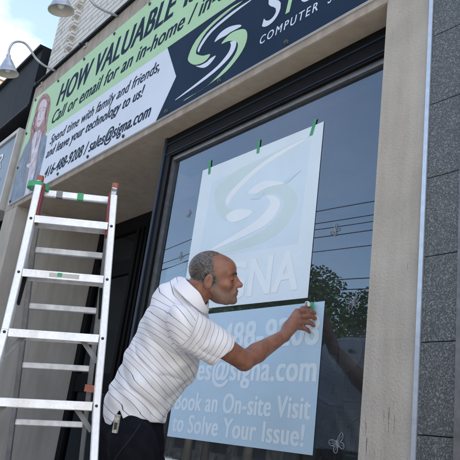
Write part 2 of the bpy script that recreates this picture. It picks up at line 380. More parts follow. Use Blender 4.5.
row('HOW VALUABLE',-5.80,-3.66,3.868,.235,NAVYT,.075,.22)
row('IS YOUR TIME?',-3.56,-1.78,3.868,.235,NAVYT,.075,.22)
row('Call or email for an in-home / in-office',-5.815,-2.66,3.672,.135,NAVYT,.06,.28)
row('Spend time with family and friends,',-5.72,-3.745,3.425,.098,NAVYT,.035,.28)
row('and leave your technology to us!',-5.74,-3.925,3.285,.098,NAVYT,.06,.28)
row('416-488-9208 / sales@signa.com',-5.66,-3.755,3.06,.108,NAVYT,.06,.28)
lettering(MB(),'S',-2.575,-2.40,3.213,.25,yl,BWHITE,.01,.2).build('lettering',ban)
lettering(MB(),'I',-2.375,-2.30,3.213,.25,yl,BGREEN,.01,.2).build('lettering',ban)
lettering(MB(),'GNA',-2.27,-1.79,3.213,.25,yl,BWHITE,.01,.2).build('lettering',ban)
row('COMPUTER',-2.575,-2.115,3.108,.054,BWHITE,.03,.12,1.3)
row('SERVICES',-2.045,-1.72,3.108,.054,BWHITE,.03,.12,1.3)
SW=dict(
gl=[(-2.755,3.521),(-2.909,3.545),(-3.112,3.532),(-3.295,3.473),(-3.359,3.374),(-3.338,3.323),(-3.257,3.266),(-3.163,3.241),(-3.107,3.249),(-3.089,3.274),(-3.165,3.295),(-3.236,3.333),(-3.268,3.363),(-3.255,3.412),(-3.175,3.485),(-3.017,3.517),(-2.799,3.530)],
wl=[(-2.698,3.49),(-2.899,3.502),(-3.122,3.475),(-3.222,3.42),(-3.25,3.375),(-3.23,3.351),(-3.209,3.386),(-3.105,3.450),(-2.896,3.478)],
wb=[(-3.24,3.249),(-3.141,3.194),(-3.07,3.194),(-3.017,3.23),(-3.076,3.235),(-3.114,3.225),(-3.188,3.232)],
wt=[(-3.059,3.35),(-3.011,3.391),(-2.92,3.394),(-2.812,3.359),(-2.787,3.334),(-2.888,3.343),(-2.93,3.341),(-3.002,3.348)],
gr=[(-2.973,3.296),(-2.93,3.321),(-2.865,3.331),(-2.753,3.300),(-2.709,3.241),(-2.719,3.163),(-2.797,3.093),(-2.935,3.044),(-3.279,3.021),(-3.295,3.026),(-3.067,3.032),(-2.901,3.084),(-2.806,3.143),(-2.789,3.209),(-2.831,3.25),(-2.901,3.283)],
wr=[(-2.875,3.264),(-2.815,3.243),(-2.82,3.181),(-2.90,3.131),(-3.08,3.092),(-3.393,3.067),(-3.409,3.073),(-3.154,3.108),(-2.979,3.139),(-2.88,3.19),(-2.863,3.236)])
lo=MB()
for i,(k,pts) in enumerate(SW.items()):
    lo.xz(smooth_curve(pts,3),-.0191-.0003*i,-.0186,BGREEN if k[0]=='g' else BWHITE)
lo.build('logo',ban)
HAIRB=mat('print_hair',(.33,.17,.14),.6,noise=.35,nscale=22); HAIRL=mat('print_hair_light',(.52,.32,.30),.6,noise=.2,nscale=30); FACEB=mat('print_face',(.62,.54,.57),.6,noise=.10,nscale=12); LINEB=mat('print_line',(.33,.24,.27),.6)
BLOUB=mat('print_blouse',(.56,.53,.60),.6,noise=.30,nscale=14); JACKB=mat('print_jacket',(.16,.22,.29),.6,noise=.35,nscale=9)
pf=MB()
pf.xz([(-6.304,3.688),(-6.471,3.64),(-6.55,3.49),(-6.553,3.257),(-6.54,2.990),(-6.103,2.990),(-6.053,3.072),(-6.16,3.374),(-6.291,3.652)],-.0190,-.0182,JACKB)
pf.xz([(-6.021,3.648),(-5.848,3.561),(-5.795,3.363),(-5.80,3.146),(-5.80,2.992),(-5.926,2.992),(-5.985,2.992),(-5.945,3.196),(-6.01,3.393),(-6.008,3.595)],-.0190,-.0182,JACKB)
pf.xz([(-6.30,3.75),(-6.20,3.80),(-6.074,3.743),(-6.012,3.614),(-6.015,3.399),(-5.945,3.196),(-5.97,2.992),(-6.10,2.993),(-6.165,3.374),(-6.30,3.67)],-.0193,-.0182,BLOUB)
pf.xz(smooth_curve([(-6.42,4.06),(-6.38,4.17),(-6.22,4.172),(-6.05,4.06),(-5.97,3.91),(-5.949,3.751),(-5.90,3.62),(-5.99,3.60),(-6.08,3.70),(-6.25,3.72),(-6.33,3.66),(-6.40,3.80),(-6.40,3.95)],4),-.0196,-.0182,HAIRB)
pf.xz(smooth_curve([(-6.33,4.06),(-6.25,4.11),(-6.13,4.05),(-6.07,3.94),(-6.09,3.82),(-6.16,3.765),(-6.24,3.80),(-6.31,3.92)],4),-.0199,-.0182,FACEB)
yy0,yy1=-.0203,-.0198
def stroke(pts,w,m_,k=0):
    c_=smooth_curve(pts,5,False); L_=[];R_2=[]
    for q_ in range(len(c_)):
        a_=Vector(c_[max(q_-1,0)]); b_=Vector(c_[min(q_+1,len(c_)-1)]); t_=(b_-a_).normalized(); h_=w*.5*math.sin(math.pi*(q_+.6)/(len(c_)+.2))
        L_.append((c_[q_][0]-t_.y*h_,c_[q_][1]+t_.x*h_)); R_2.append((c_[q_][0]+t_.y*h_,c_[q_][1]-t_.x*h_))
    n_=len(c_); y_=yy0-.0001*k
    pf.add([(a_,y_,b_) for a_,b_ in L_+R_2],[(q_,q_+1,n_+q_+1,n_+q_) for q_ in range(n_-1)],m_)
stroke([(-6.305,3.995),(-6.275,4.012),(-6.235,4.005)],.012,HAIRB); stroke([(-6.195,3.985),(-6.155,3.985),(-6.12,3.962)],.012,HAIRB)
stroke([(-6.295,3.968),(-6.27,3.978),(-6.24,3.965)],.014,LINEB,1); stroke([(-6.19,3.948),(-6.16,3.955),(-6.13,3.938)],.014,LINEB,1)
stroke([(-6.222,3.97),(-6.228,3.92),(-6.212,3.893),(-6.19,3.892)],.010,LINEB,2); stroke([(-6.255,3.862),(-6.215,3.842),(-6.168,3.84)],.020,mat('print_lips',(.50,.22,.24),.6),3)
stroke([(-6.30,3.93),(-6.285,3.85),(-6.24,3.80)],.022,mat('print_face_shade',(.50,.42,.46),.6),4)
rs_=random.Random(5)
for q_ in range(26):
    x_=-6.40+rs_.random()*.09 if q_%2 else -6.07+rs_.random()*.10; z_=4.05-rs_.random()*.08; d_=rs_.uniform(-.02,.03)
    stroke([(x_,z_),(x_+d_-.02,z_-.12),(x_+d_+.03,z_-.24),(x_+d_,z_-.38)],.012,HAIRL if q_%3 else LINEB,5+q_%4)
for q_ in range(4): stroke([(-6.36+q_*.04,4.10+.05*math.sin(q_*.4)),(-6.33+q_*.035,4.14),(-6.26+q_*.03,4.13)],.010,HAIRL if q_%2 else LINEB,5)
stroke([(-6.29,3.66),(-6.22,3.45),(-6.17,3.25),(-6.10,3.02)],.03,LINEB,2); stroke([(-6.02,3.62),(-6.0,3.42),(-5.95,3.22),(-5.98,3.02)],.03,LINEB,2)
stroke([(-6.20,3.76),(-6.15,3.66),(-6.13,3.5)],.02,LINEB,2); stroke([(-6.08,3.73),(-6.10,3.63),(-6.12,3.5)],.02,LINEB,2)
stroke([(-6.36,3.6),(-6.40,3.4),(-6.33,3.2),(-6.22,3.22)],.03,LINEB,2); stroke([(-6.26,3.36),(-6.15,3.33),(-6.02,3.37)],.05,FACEB,3); stroke([(-6.14,3.40),(-6.06,3.34),(-5.99,3.30)],.04,FACEB,4)
stroke([(-6.14,3.31),(-6.05,3.35),(-6.02,3.37)],.012,LINEB,5)
pf.build('printed_portrait',ban)
for x,z in [(X0+.06+i*(X1-X0-.12)/8,z) for i in range(9) for z in (Z0+.03,Z1-.03)]+[(X0+.03,3.4),(X0+.03,3.8)]:
    MB().lathe([(.0,-.012),(.012,-.010),(.016,0)],DARKM,10,(x,-.019,z),(0,1,0)).build('screw',ban)

# ------------------------------------------------------------------ lamps
def lamp(x,label,sz=0):
    t=thing('gooseneck_lamp',label,'lamp',(x,0,4.41),'gooseneck lamps over the banner')
    if sz==0: pts=[(0,4.411),(-.124,4.411),(-.232,4.448),(-.304,4.512),(-.376,4.553),(-.445,4.54),(-.493,4.49),(-.508,4.41),(-.497,4.33)]
    else: pts=[(0,4.417),(-.128,4.40),(-.227,4.406),(-.30,4.445),(-.37,4.52),(-.45,4.56),(-.52,4.53),(-.548,4.45),(-.535,4.37)]
    sm=smooth_curve(pts,4,False)
    MB().tube([(x,a,b) for a,b in sm],.0115,LAMPM,12).build('arm',t)
    MB().lathe([(0,-.012),(.045,-.012),(.045,0),(.02,0)],LAMPM,20,(x,.03,pts[0][1]),(0,-1,0)).box((x-.05,.02,pts[0][1]-.03),(x+.05,.046,pts[0][1]+.03),LAMPM).build('mount',t)
    e=Vector((x,pts[-1][0],pts[-1][1])); ax=Vector((.0,.20,-1)).normalized()
    sh=MB().lathe([(.013,-.03),(.022,-.02),(.024,.012),(.034,.026),(.06,.08),(.098,.165),(.108,.172),(.108,.182),(.104,.182)],LAMPM,36,e,ax)
    sh.lathe([(.104,.182),(.096,.166),(.057,.08),(.03,.03),(0,.03)],LAMPI,36,e,ax); sh.build('shade',t)
    MB().lathe([(0,.04),(.02,.05),(.03,.10),(.03,.135),(.02,.158),(0,.165)],WHITE,20,e,ax).build('bulb',t)
lamp(-6.12,'silver gooseneck lamp whose whole curved arm shows against the sky')
lamp(-4.77,'silver gooseneck lamp cut by the top edge, in front of white brick',1)

# ------------------------------------------------------------------ neighbour building, sign
nb=thing('neighbour_building','black fronted building adjoining the shop on the left','building',(-9,0,0))
B((-14,-.02,4.19),(-6.72,.4,4.95),DARKP).build('fascia',nb)
MB().box((-14,-.06,4.95),(-6.72,.4,4.985),DARKP).box((-14,-.03,4.20),(-6.72,-.0205,4.225),BLACKF).build('trim',nb)
B((-14,.22,0),(-6.70,.4,4.189),DARKP).build('wall',nb)
B((-14,.4,0),(-6.68,10,4.9),DARKP).build('rear_mass',nb)
MB().box((-12,.17,.4),(-7.3,.2,2.7),GLASSD).box((-12,.20,.38),(-7.28,.215,2.72),BLACKF).box((-7.3,.15,.2),(-7.2,.218,2.9),BLACKF).build('window',nb)
far=thing('brick_house','orange brick building with pale upper wall, seen beyond the black parapet','building',(-13,3,0))
MB().box((-32,3,0),(-22.1,3.9,12.2),BRICKO).build('wall',far)
MB().box((-32,2.95,12.2),(-22.05,3.95,12.6),BRICKW).build('parapet',far)
sg=thing('wall_sign','slate blue framed sign with white letters left of the banner','sign',(-7.3,0,2.97))
SX0,SX1,SZ0,SZ1=-9.2,-6.735,2.97,3.93
fm=MB()
for a,e in (((SX0,SZ0),(SX1,SZ0+.05)),((SX0,SZ1-.05),(SX1,SZ1)),((SX0,SZ0+.05),(SX0+.05,SZ1-.05)),((SX1-.05,SZ0+.05),(SX1,SZ1-.05))):
    fm.box((a[0],-.05,a[1]),(e[0],.12,e[1]),GREYS)
fm.build('frame',sg)
B((SX0+.05,-.03,SZ0+.05),(SX1-.05,.1,SZ1-.05),SLATE).build('panel',sg)
lt=MB(); lettering(lt,'HAIR',-8.9,-7.05,3.56,.22,-.034,WHITE,.0,.25); lettering(lt,'& ART',-8.9,-6.95,3.22,.18,-.034,WHITE,0,.25)
lt.v=lt.v; lt=MB(); lettering(lt,'R',-7.35,-7.12,3.55,.2,-.034,WHITE,.0,.15); lettering(lt,'T',-7.22,-7.03,3.27,.14,-.034,WHITE,0,.15)
lt.build('lettering',sg)

# ------------------------------------------------------------------ posters
def poster(name,label,poly,m,y0=.1690,y1=.1700):
    t=thing(name,label,'poster',(poly[0][0],y1,poly[0][1]),None)
    x=[p[0] for p in poly]
    # quad sheet with gentle ripples, front and back
    nx,nz=24,20; (ax,az),(bx,bz),(cx,cz),(dx,dz)=poly  # BL BR TR TL
    def at(u,v):
        X=(ax*(1-u)+bx*u)*(1-v)+(dx*(1-u)+cx*u)*v; Z=(az*(1-u)+bz*u)*(1-v)+(dz*(1-u)+cz*u)*v
        return X,Z
    fs=[];vs=[]
    for k,yy in enumerate((y0,y1)):
        for j in range(nz+1):
            for i in range(nx+1):
                X,Z=at(i/nx,j/nz); vs.append((X,yy,Z))
    n=(nx+1)*(nz+1)
    for j in range(nz):
        for i in range(nx):
            a=j*(nx+1)+i; fs.append((a,a+1,a+nx+2,a+nx+1)); fs.append((n+a+1,n+a,n+a+nx+1,n+a+nx+2))
    MB().add(vs,fs,m).build('paper',t)
    return t
PSLIV=mat('poster_sliver',(.54,.69,.80),.6,noise=.03)
P1=poster('application_sheet','large pale blue transfer sheet with swoosh logo taped to the upper window',[(-3.262,1.665),(-2.187,1.647),(-2.190,2.573),(-3.257,2.578)],PBLUE)
yp_=.1687
MB().xz([(-3.16,1.97),(-2.29,1.93),(-2.272,2.50),(-3.13,2.47)],yp_,.1691,PIN).build('printed_field',P1)
sx=MB()
g1=[(-3.078,2.346),(-3.072,2.413),(-2.903,2.479),(-2.645,2.50),(-2.286,2.518),(-2.654,2.453),(-2.884,2.381),(-2.97,2.324),(-2.94,2.26),(-2.873,2.236),(-2.81,2.206),(-2.694,2.175),(-2.839,2.166),(-2.943,2.18),(-3.03,2.25)]
w1=[(-2.29,2.512),(-2.50,2.50),(-2.70,2.455),(-2.884,2.375),(-2.955,2.315),(-2.93,2.27),(-2.90,2.31),(-2.80,2.37),(-2.62,2.445)]
g2=[(-2.70,2.262),(-2.607,2.300),(-2.44,2.285),(-2.343,2.206),(-2.339,2.124),(-2.432,2.02),(-2.656,1.976),(-3.04,1.985),(-2.671,2.03),(-2.50,2.09),(-2.43,2.17),(-2.48,2.232),(-2.56,2.258)]
w2=[(-2.58,2.25),(-2.50,2.225),(-2.46,2.17),(-2.53,2.09),(-2.70,2.05),(-3.10,2.0),(-2.74,2.09),(-2.60,2.14),(-2.54,2.20)]
w3=[(-2.75,2.31),(-2.66,2.345),(-2.55,2.33),(-2.44,2.29),(-2.58,2.300),(-2.68,2.285)]
w4=[(-2.93,2.20),(-2.84,2.225),(-2.69,2.185),(-2.74,2.155),(-2.86,2.15)]
for i,(pp,mm) in enumerate(((g1,PGREEN),(g2,PGREEN),(w1,PPALE1),(w2,PPALE1),(w3,PPALE1),(w4,PPALE1))):
    sx.xz(smooth_curve(pp,4),yp_-.0003-.0002*i,yp_+.0001,mm)
sx.xz([(-2.72,2.262),(-2.60,2.275),(-2.64,2.245)],yp_-.0018,yp_-.0004,PSLIV).xz([(-2.46,2.30),(-2.32,2.335),(-2.42,2.285)],yp_-.0018,yp_-.0004,PSLIV)
sx.build('logo',P1)
l1=MB(); lettering(l1,'SIGNA',-3.06,-2.262,1.694,.205,yp_-.0005,PPALE1,.07,.0); l1.build('lettering',P1)
P2=poster('application_sheet','mid blue transfer sheet with pale phone number and web lettering, under the logo sheet','x' and [(-3.200,.954),(-2.067,.956),(-2.073,1.621),(-3.20,1.628)],PBLUE2)
for s_,a,e,z,cp,bd in (('416-488-9208',-3.165,-2.09,1.425,.135,.075),('sales@signa.com',-3.165,-2.085,1.262,.118,.075),('Book an On-site Visit',-3.17,-2.10,1.10,.096,.075),('to Solve Your Issue!',-3.165,-2.125,.985,.092,.075)):
    lettering(MB(),s_,a,e,z,cp,yp_,PPALE,bd,0).build('lettering',P2)
def tape(label,x,z0,z1,dx=.0,w=.022):
    t=MB().xz([(x-w/2,z0),(x+w/2,z0),(x+w/2+dx,z1),(x-w/2+dx,z1)],.1665,.1680,GREEN)
    # lower end lies on the sheet, upper on the glass: bend the strip
    t.build('tape_strip',None,label=label,cat='tape',group='green tape strips holding the logo sheet')
tape('short green tape strip at the left top edge of the logo sheet',-3.176,2.533,2.633,-.012)
tape('short green tape strip at the middle top edge of the logo sheet',-2.706,2.542,2.630,-.004)
tape('slanted green tape strip at the right top corner of the logo sheet',-2.275,2.519,2.607,.022)

# butterflies and small decals on glass
DECAL=mat('decal_white',(.30,.33,.35),.6,noise=.1)
def butterfly(x,z,s,rot,label):
    half=[(0,.1),(.25,.5),(.75,.75),(1,.6),(.8,.2),(.45,0),(.7,-.25),(.65,-.6),(.35,-.65),(.1,-.25)]
    o=smooth_curve(half,3); m=MB(); ca,sa=math.cos(rot),math.sin(rot)
    for sgn in(1,-1):
        # outline ring of the wing
        pts=[(x+s*(sgn*a*ca-b*sa), z+s*(sgn*a*sa+b*ca)) for a,b in o]
        m.tube([(a,.1685,b) for a,b in pts]+[(pts[0][0],.1685,pts[0][1])],s*.035,DECAL,6)
        for k in(3,6,9,12,16,20,24): m.tube([(x,.1685,z),(pts[k%len(pts)][0],.1685,pts[k%len(pts)][1])],s*.022,DECAL,5)
    m.tube([(x-s*.35*-sa,.1685,z-s*.35*ca),(x+s*.4*-sa,.1685,z+s*.4*ca)],s*.05,DECAL,6)
    m.build('butterfly_decal',None,label=label,cat='decal',group='white butterfly decals on the window')
butterfly(-2.045,1.955,.030,.9,'small white butterfly decal high beside the logo sheet')
butterfly(-1.900,1.597,.042,.2,'white butterfly decal on dark glass near the beige pillar')
butterfly(-1.93,1.012,.042,.5,'lowest white butterfly decal, right of the blue sheet')
butterfly(-3.34,2.30,.026,1.1,'small white butterfly decal left of the logo sheet, upper')
butterfly(-3.36,2.02,.028,-.8,'small white butterfly decal left of the logo sheet, lower')

# ------------------------------------------------------------------ things inside the shop
dish=thing('paper_parasol','round white scalloped paper parasol leaning inside the dark window','parasol',(-2.35,.62,1.5))
m=MB(); N=28; cx,cy,cz=-2.43,.70,1.51; R_=.125
vs=[(cx,cy+.05,cz)]; 
for k in range(N*2):
    a=math.pi*k/N; rr=R_*(1.0 if k%2 else .94); vs.append((cx+rr*math.cos(a),cy+(.0 if k%2 else .012),cz+rr*math.sin(a)))
m.add(vs,[(0,1+k,1+(k+1)%(2*N)) for k in range(2*N)],mat('parasol_paper',(.75,.78,.8),.8,noise=.1)); m.build('canopy',dish)
MB().tube([(cx,cy+.06,cz),(cx+.02,cy+.03,.48)],.008,DARKM).build('stick',dish)
tri=thing('tripod_stand','folded metal tripod with a pale head standing behind the glass','tripod',(-2.2,.5,.47))
hx,hy,hz=-2.275,.5,1.30
MB().box((hx-.03,hy-.02,hz-.10),(hx+.03,hy+.02,hz+.05),mat('pale_plastic',(.8,.8,.77),.5,noise=.1),.006).box((hx-.013,hy-.0225,hz-.05),(hx+.013,hy-.0202,hz+.0),BLACKF).build('head',tri)
for dx,dy in ((.20,-.02),(-.05,.14),(-.04,-.10)):
    MB().tube([(hx,hy,hz-.08),(hx+dx,hy+dy,.475)],.009,GASKET,8).build('leg',tri)
MB().tube([(hx-.005,hy,hz+.05),(hx-.01,hy,2.1)],.006,GASKET,8).build('mast',tri)
bd=thing('barrier_board','orange and black striped board standing behind the glass','barrier',(-2.4,.6,.47))
m=MB(); m.box((-2.45,.60,.47),(-2.39,.62,1.22),BLACKF)
for k in range(7):
    z=.55+k*.09; m.xz([(-2.449,z),(-2.391,z+.045),(-2.391,z+.085),(-2.449,z+.04)],.598,.5995,ORANGE)
m.build('board',bd)
cs=thing('display_case','low grey blue display case behind the bottom of the window','case',(-2,.6,.47))
DC=mat('case_panel',(.35,.48,.52),.5,noise=.25,nscale=6)
MB().box((-2.42,.72,.47),(-2.0,.88,1.24),DC).build('body',cs)
MB().box((-2.44,.70,1.241),(-1.99,.9,1.255),GASKET).build('top',cs)
m=MB()
for k in range(5): m.tube([(-2.36+.03*k,.715,.98),(-2.36+.03*k,.715,1.12)],.005,WHITE,6)
m.tube([(-2.38,.715,.98),(-2.22,.715,.98)],.006,WHITE,6).tube(smooth_curve([(-2.38,1.12),(-2.30,1.17),(-2.22,1.12)],4,False) and [(a,.715,b) for a,b in smooth_curve([(-2.38,1.12),(-2.30,1.17),(-2.22,1.12)],4,False)],.006,WHITE,6)
m.build('printed_emblem',cs)

# ------------------------------------------------------------------ ladder
lad=thing('step_ladder','open aluminium stepladder with green tape roll on one post, standing left of the man','ladder',(-2.5,-.85,0))
V=Vector
FL=[V((-2.346,-1.129,1.782)),V((-2.334,-1.131,1.60)),V((-2.323,-1.133,1.445)),V((-2.302,-1.140,1.226)),V((-2.290,-1.152,.992)),V((-2.265,-1.172,.813)),V((-2.19,-1.255,.0))]
FR=[V((-2.222,-.875,1.800)),V((-2.204,-.862,1.62)),V((-2.188,-.852,1.473)),V((-2.158,-.840,1.256)),V((-2.124,-.832,1.025)),V((-2.090,-.822,.849)),V((-1.93,-.785,.0))]
RL=[V((-2.382,-1.12,1.822)),V((-2.385,-1.1,1.780)),V((-2.46,-1.058,1.571)),V((-2.528,-1.007,1.364)),V((-2.602,-.954,1.143)),V((-2.675,-.904,.927)),V((-2.99,-.69,0))]
RR=[V((-2.253,-.864,1.850)),V((-2.27,-.861,1.804)),V((-2.339,-.809,1.597)),V((-2.406,-.757,1.39)),V((-2.480,-.705,1.169)),V((-2.55,-.652,.953)),V((-2.86,-.41,0))]
across=(FR[3]-FL[3]).normalized()
def polybar(pts,w,h,up,m,name,side=1,ch=True):
    mb=MB()
    for a,e in zip(pts[:-1],pts[1:]):
        if ch: mb.channel(a,e+(e-a).normalized()*.001,w,h,.0028,up,m,side)
        else: mb.beam(a,e,w,h,up,m,.003)
    return mb.build(name,lad)
nf=across.cross(FL[0]-FL[5]).normalized()
if nf.dot(V((.77,-.55,0)))<0: nf=-nf       # towards the camera side
polybar(FL,.026,.062,nf,ALU,'front_rail',-1,False)
polybar(FR,.026,.062,nf,ALU,'front_rail',1,False)
nr=across.cross(RL[1]-RL[5]).normalized()
ALU_SHADE = mat('rear_rail_shaded_aluminium', (.20,.21,.215), .5, metal=.5, noise=.15, nscale=30, stains=.2)  # darker copy of the ladder metal: shade on the rear side put into colour
polybar(RL,.020,.040,nr,ALU_SHADE,'rear_rail',1,False)
polybar(RR,.020,.040,nr,ALU_SHADE,'rear_rail',1,False)
def onrail(pts,z):
    for a,e in zip(pts[:-1],pts[1:]):
        if e.z<=z<=a.z:
            t=(a.z-z)/(a.z-e.z); return a.lerp(e,t)
    return pts[0]
for zl,zr in ((1.654,1.681),(1.445,1.473),(1.226,1.256),(.992,1.025),(.72,.752),(.48,.51),(.24,.265)):
    a=onrail(FL,zl)+across*.014; e=onrail(FR,zr)-across*.014
    mb=MB(); mb.beam(a+nf*.0,e+nf*.0,.075,.003,(0,0,1),ALU)                 # tread
    mb.beam(a+nf*.034-V((0,0,.012)),e+nf*.034-V((0,0,.012)),.006,.028,(0,0,1),ALU,.001)   # front lip
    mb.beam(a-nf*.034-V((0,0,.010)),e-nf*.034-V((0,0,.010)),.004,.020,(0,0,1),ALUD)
    for k in range(-3,4): mb.beam(a+nf*(k*.009)+V((0,0,.0025)),e+nf*(k*.009)+V((0,0,.0025)),.002,.002,(0,0,1),ALUD)
    mb.build('step',lad)
    for c_,s_ in ((onrail(FL,zl),-1),(onrail(FR,zr),1)):
        MB().lathe([(0,.0045),(.004,.004),(.006,0)],DARKM,10,c_+nf*.0312-V((0,0,.010)),nf).build('rivet',lad)
for i,(zl,zr) in enumerate(((1.571,1.597),(1.364,1.39),(1.143,1.169),(.927,.953),(.70,.725),(.46,.485),(.22,.245))):
    a=onrail(RL,zl); e=onrail(RR,zr)
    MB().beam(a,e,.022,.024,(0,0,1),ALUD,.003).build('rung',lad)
a=RL[1];e=RR[1]; MB().beam(a,e,.02,.026,(0,0,1),ALU,.003).build('top_bar',lad)
for t,cc in ((.25,GASKET),(.55,GREEN)): 
    c0=a.lerp(e,t); MB().beam(c0-across*.012,c0+across*.012,.0215,.0275,(0,0,1),cc).build('tape_mark',lad)
# red brackets, caps, posts
for T_,Fp,Rp in ((-1,FL,RL),(1,FR,RR)):
    top=Rp[0]
    MB().beam(Fp[0]-T_*across*.018+nf*.0+V((0,0,.01)),onrail(Fp,1.64)-T_*across*.018,.008,.05,nf,RED,.002).build('hinge_bracket',lad)
    MB().beam(top-V((0,0,.05)),top+V((0,0,.0)),.022,.03,nf,ALUD,.003).build('post',lad)
    MB().beam(top+V((0,0,.001)),top+V((0,0,.020)),.025,.030,nf,ORANGE,.005).build('cap',lad)
# diagonal braces under the steps
for zl in (1.226,.992,.72):
    for Pp,sg_ in ((FL,1),(FR,-1)):
        zq=zl+(.031 if sg_<0 else 0)
        a0=onrail(Pp,zq-.085)+across*sg_*.012; e0=onrail(Pp,zq-.004)+across*sg_*.07+V((0,0,(-.006 if sg_<0 else .006)))
        MB().beam(a0-nf*.02,e0-nf*.02,.017,.004,nf,ALU_SHADE).build('brace',lad)
# spreader bars
for Fp,Rp,sg_ in ((FL,RL,1),(FR,RR,-1)):
    MB().beam(onrail(Fp,.75),onrail(Rp,.72),.005,.02,(0,0,1),ALUD).build('spreader',lad)
    MB().beam(onrail(Fp,1.44)+across*sg_*.02-nf*.02,onrail(Fp,1.33)+across*sg_*.016-nf*.02,.012,.028,nf,BLACKF,.002).build('black_bracket',lad)
c0=onrail(RR,1.09); MB().beam(c0-V((0,0,.014))+nf*.03,c0+V((0,0,.014))+nf*.03,.038,.004,nf,ORANGE).build('warning_label',lad)
for Pp in (FL,FR,RL,RR): MB().beam(Pp[-1]+V((0,0,.002)),Pp[-1]+V((0,0,.05)),.036,.07,nf,RED,.006).build('foot',lad)
st=MB(); a=onrail(FL,1.445)+across*.05; e=onrail(FR,1.473)-across*.06
st.beam(a.lerp(e,.28)+nf*.0375-V((0,0,.012)),a.lerp(e,.8)+nf*.0375-V((0,0,.012)),.0012,.016,(0,0,1),GREYS)
st.beam(a.lerp(e,.42)+nf*.0385-V((0,0,.010)),a.lerp(e,.5)+nf*.0385-V((0,0,.010)),.0012,.014,(0,0,1),GREEN)
st.build('label_sticker',lad)
tr=thing('tape_roll','roll of green tape slipped over the left post of the stepladder','tape',tuple(RL[0]))
c0=RL[0]-V((0,0,.025))
MB().lathe([(.026,-.011),(.042,-.011),(.0425,.011),(.026,.011),(.026,-.011)],GREEN,36,c0,(0.05,.03,1),False).build('tape_winding',tr)
MB().lathe([(.024,-.0115),(.0258,-.0115),(.0258,.0115),(.024,.0115),(.024,-.0115)],GREYS,36,c0,(0.05,.03,1),False).build('core',tr)

# ------------------------------------------------------------------ person (signed distance fields -> surface nets)
def np3(*a): return np.array(a,dtype=np.float32)
def smin(a,b,k):
    h=np.clip(.5+.5*(b-a)/k,0,1); return b+(a-b)*h-k*h*(1-h)
def cone(P,a,b,ra,rb):
    a=np3(*a);b=np3(*b);ab=b-a; t=np.clip(((P-a)@ab)/(ab@ab),0,1)
    return np.linalg.norm(P-a-t[...,None]*ab,axis=-1)-(ra+(rb-ra)*t)
def ell(P,c,r,M=None):
    q=P-np3(*c)
    if M is not None: q=q@M.T
    r=np3(*r); k0=np.linalg.norm(q/r,axis=-1); k1=np.linalg.norm(q/(r*r),axis=-1)+1e-9
    return k0*(k0-1)/k1
def nets(fn,lo,hi,h):
    """sparse block evaluation, then naive surface nets"""
    lo=np.array(lo);n=np.ceil((np.array(hi)-lo)/h).astype(int)+1
    bs=12; nb_=(n+bs-1)//bs; n=nb_*bs+1
    G=np.full(tuple(n),1.,dtype=np.float32)
    I=np.stack(np.meshgrid(*[np.arange(k) for k in nb_],indexing='ij'),-1).reshape(-1,3)
    cen=(lo+(I*bs+bs/2)*h).astype(np.float32)
    d=fn(cen); R0=bs*h*.9+.03
    G_in=I[d<-R0]
    for i,j,k in G_in: G[i*bs:(i+1)*bs+1,j*bs:(j+1)*bs+1,k*bs:(k+1)*bs+1]=-1
    act=I[np.abs(d)<=R0]
    o=np.stack(np.meshgrid(*[np.arange(bs+1)]*3,indexing='ij'),-1).reshape(-1,3)
    for c in range(0,len(act),64):
        A=act[c:c+64]; idx=(A[:,None,:]*bs+o[None]); P=(lo+idx*h).astype(np.float32).reshape(-1,3)
        v=fn(P); ii=idx.reshape(-1,3); G[ii[:,0],ii[:,1],ii[:,2]]=v
    s=G<0; 
    cells=np.zeros(tuple(np.array(G.shape)-1),bool); cnt=np.zeros(cells.shape,np.int8)
    for a in(0,1):
        for b in(0,1):
            for c in(0,1): cnt+=s[a:a+cells.shape[0],b:b+cells.shape[1],c:c+cells.shape[2]]
    cells=(cnt>0)&(cnt<8); ids=np.full(cells.shape,-1,np.int64); C=np.argwhere(cells); ids[cells]=np.arange(len(C))
    acc=np.zeros((len(C),3));num=np.zeros(len(C))
    corners=[(a,b,c) for a in(0,1) for b in(0,1) for c in(0,1)]
    for p in corners:
        for ax in range(3):
            if p[ax]==0:
                q=list(p);q[ax]=1
                g0=G[C[:,0]+p[0],C[:,1]+p[1],C[:,2]+p[2]]; g1=G[C[:,0]+q[0],C[:,1]+q[1],C[:,2]+q[2]]
                m=(g0<0)!=(g1<0); t=np.where(m,g0/(g0-g1+1e-12),0)
                pt=C+np.array(p,float); pt[:,ax]+=t; acc+=np.where(m[:,None],pt,0); num+=m
    Vv=lo+acc/num[:,None]*h
    F=[]
    for ax in range(3):
        sl0=[slice(1,-1)]*3; 
        A0=[slice(1,-1)]*3; A1=[slice(1,-1)]*3; A0[ax]=slice(0,-1);A1[ax]=slice(1,None)
        s0=s[tuple(A0)];s1=s[tuple(A1)]; E_=np.argwhere(s0!=s1)
        if len(E_)==0: continue
        flip=s0[E_[:,0],E_[:,1],E_[:,2]]
        off=np.array([1,1,1]);off[ax]=0; e=E_+off; u=np.zeros(3,int);w_=np.zeros(3,int);u[(ax+1)%3]=1;w_[(ax+2)%3]=1
        q=[ids[tuple((e-a).T)] for a in (u*0,u,u+w_,w_)]
        Q=np.stack(q,1); Q[~flip]=Q[~flip][:,::-1]; F.append(Q)
    F=np.concatenate(F); F=F[(F>=0).all(1)]
    return Vv,F
def relax(V_,F,it=2,lam=.5):
    for _ in range(it):
        acc=np.zeros_like(V_);n=np.zeros(len(V_))
        for a in range(4):
            for b in ((a+1)%4,(a+3)%4):
                np.add.at(acc,F[:,a],V_[F[:,b]]); np.add.at(n,F[:,a],1)
        V_=V_+(acc/np.maximum(n,1)[:,None]-V_)*lam
    return V_
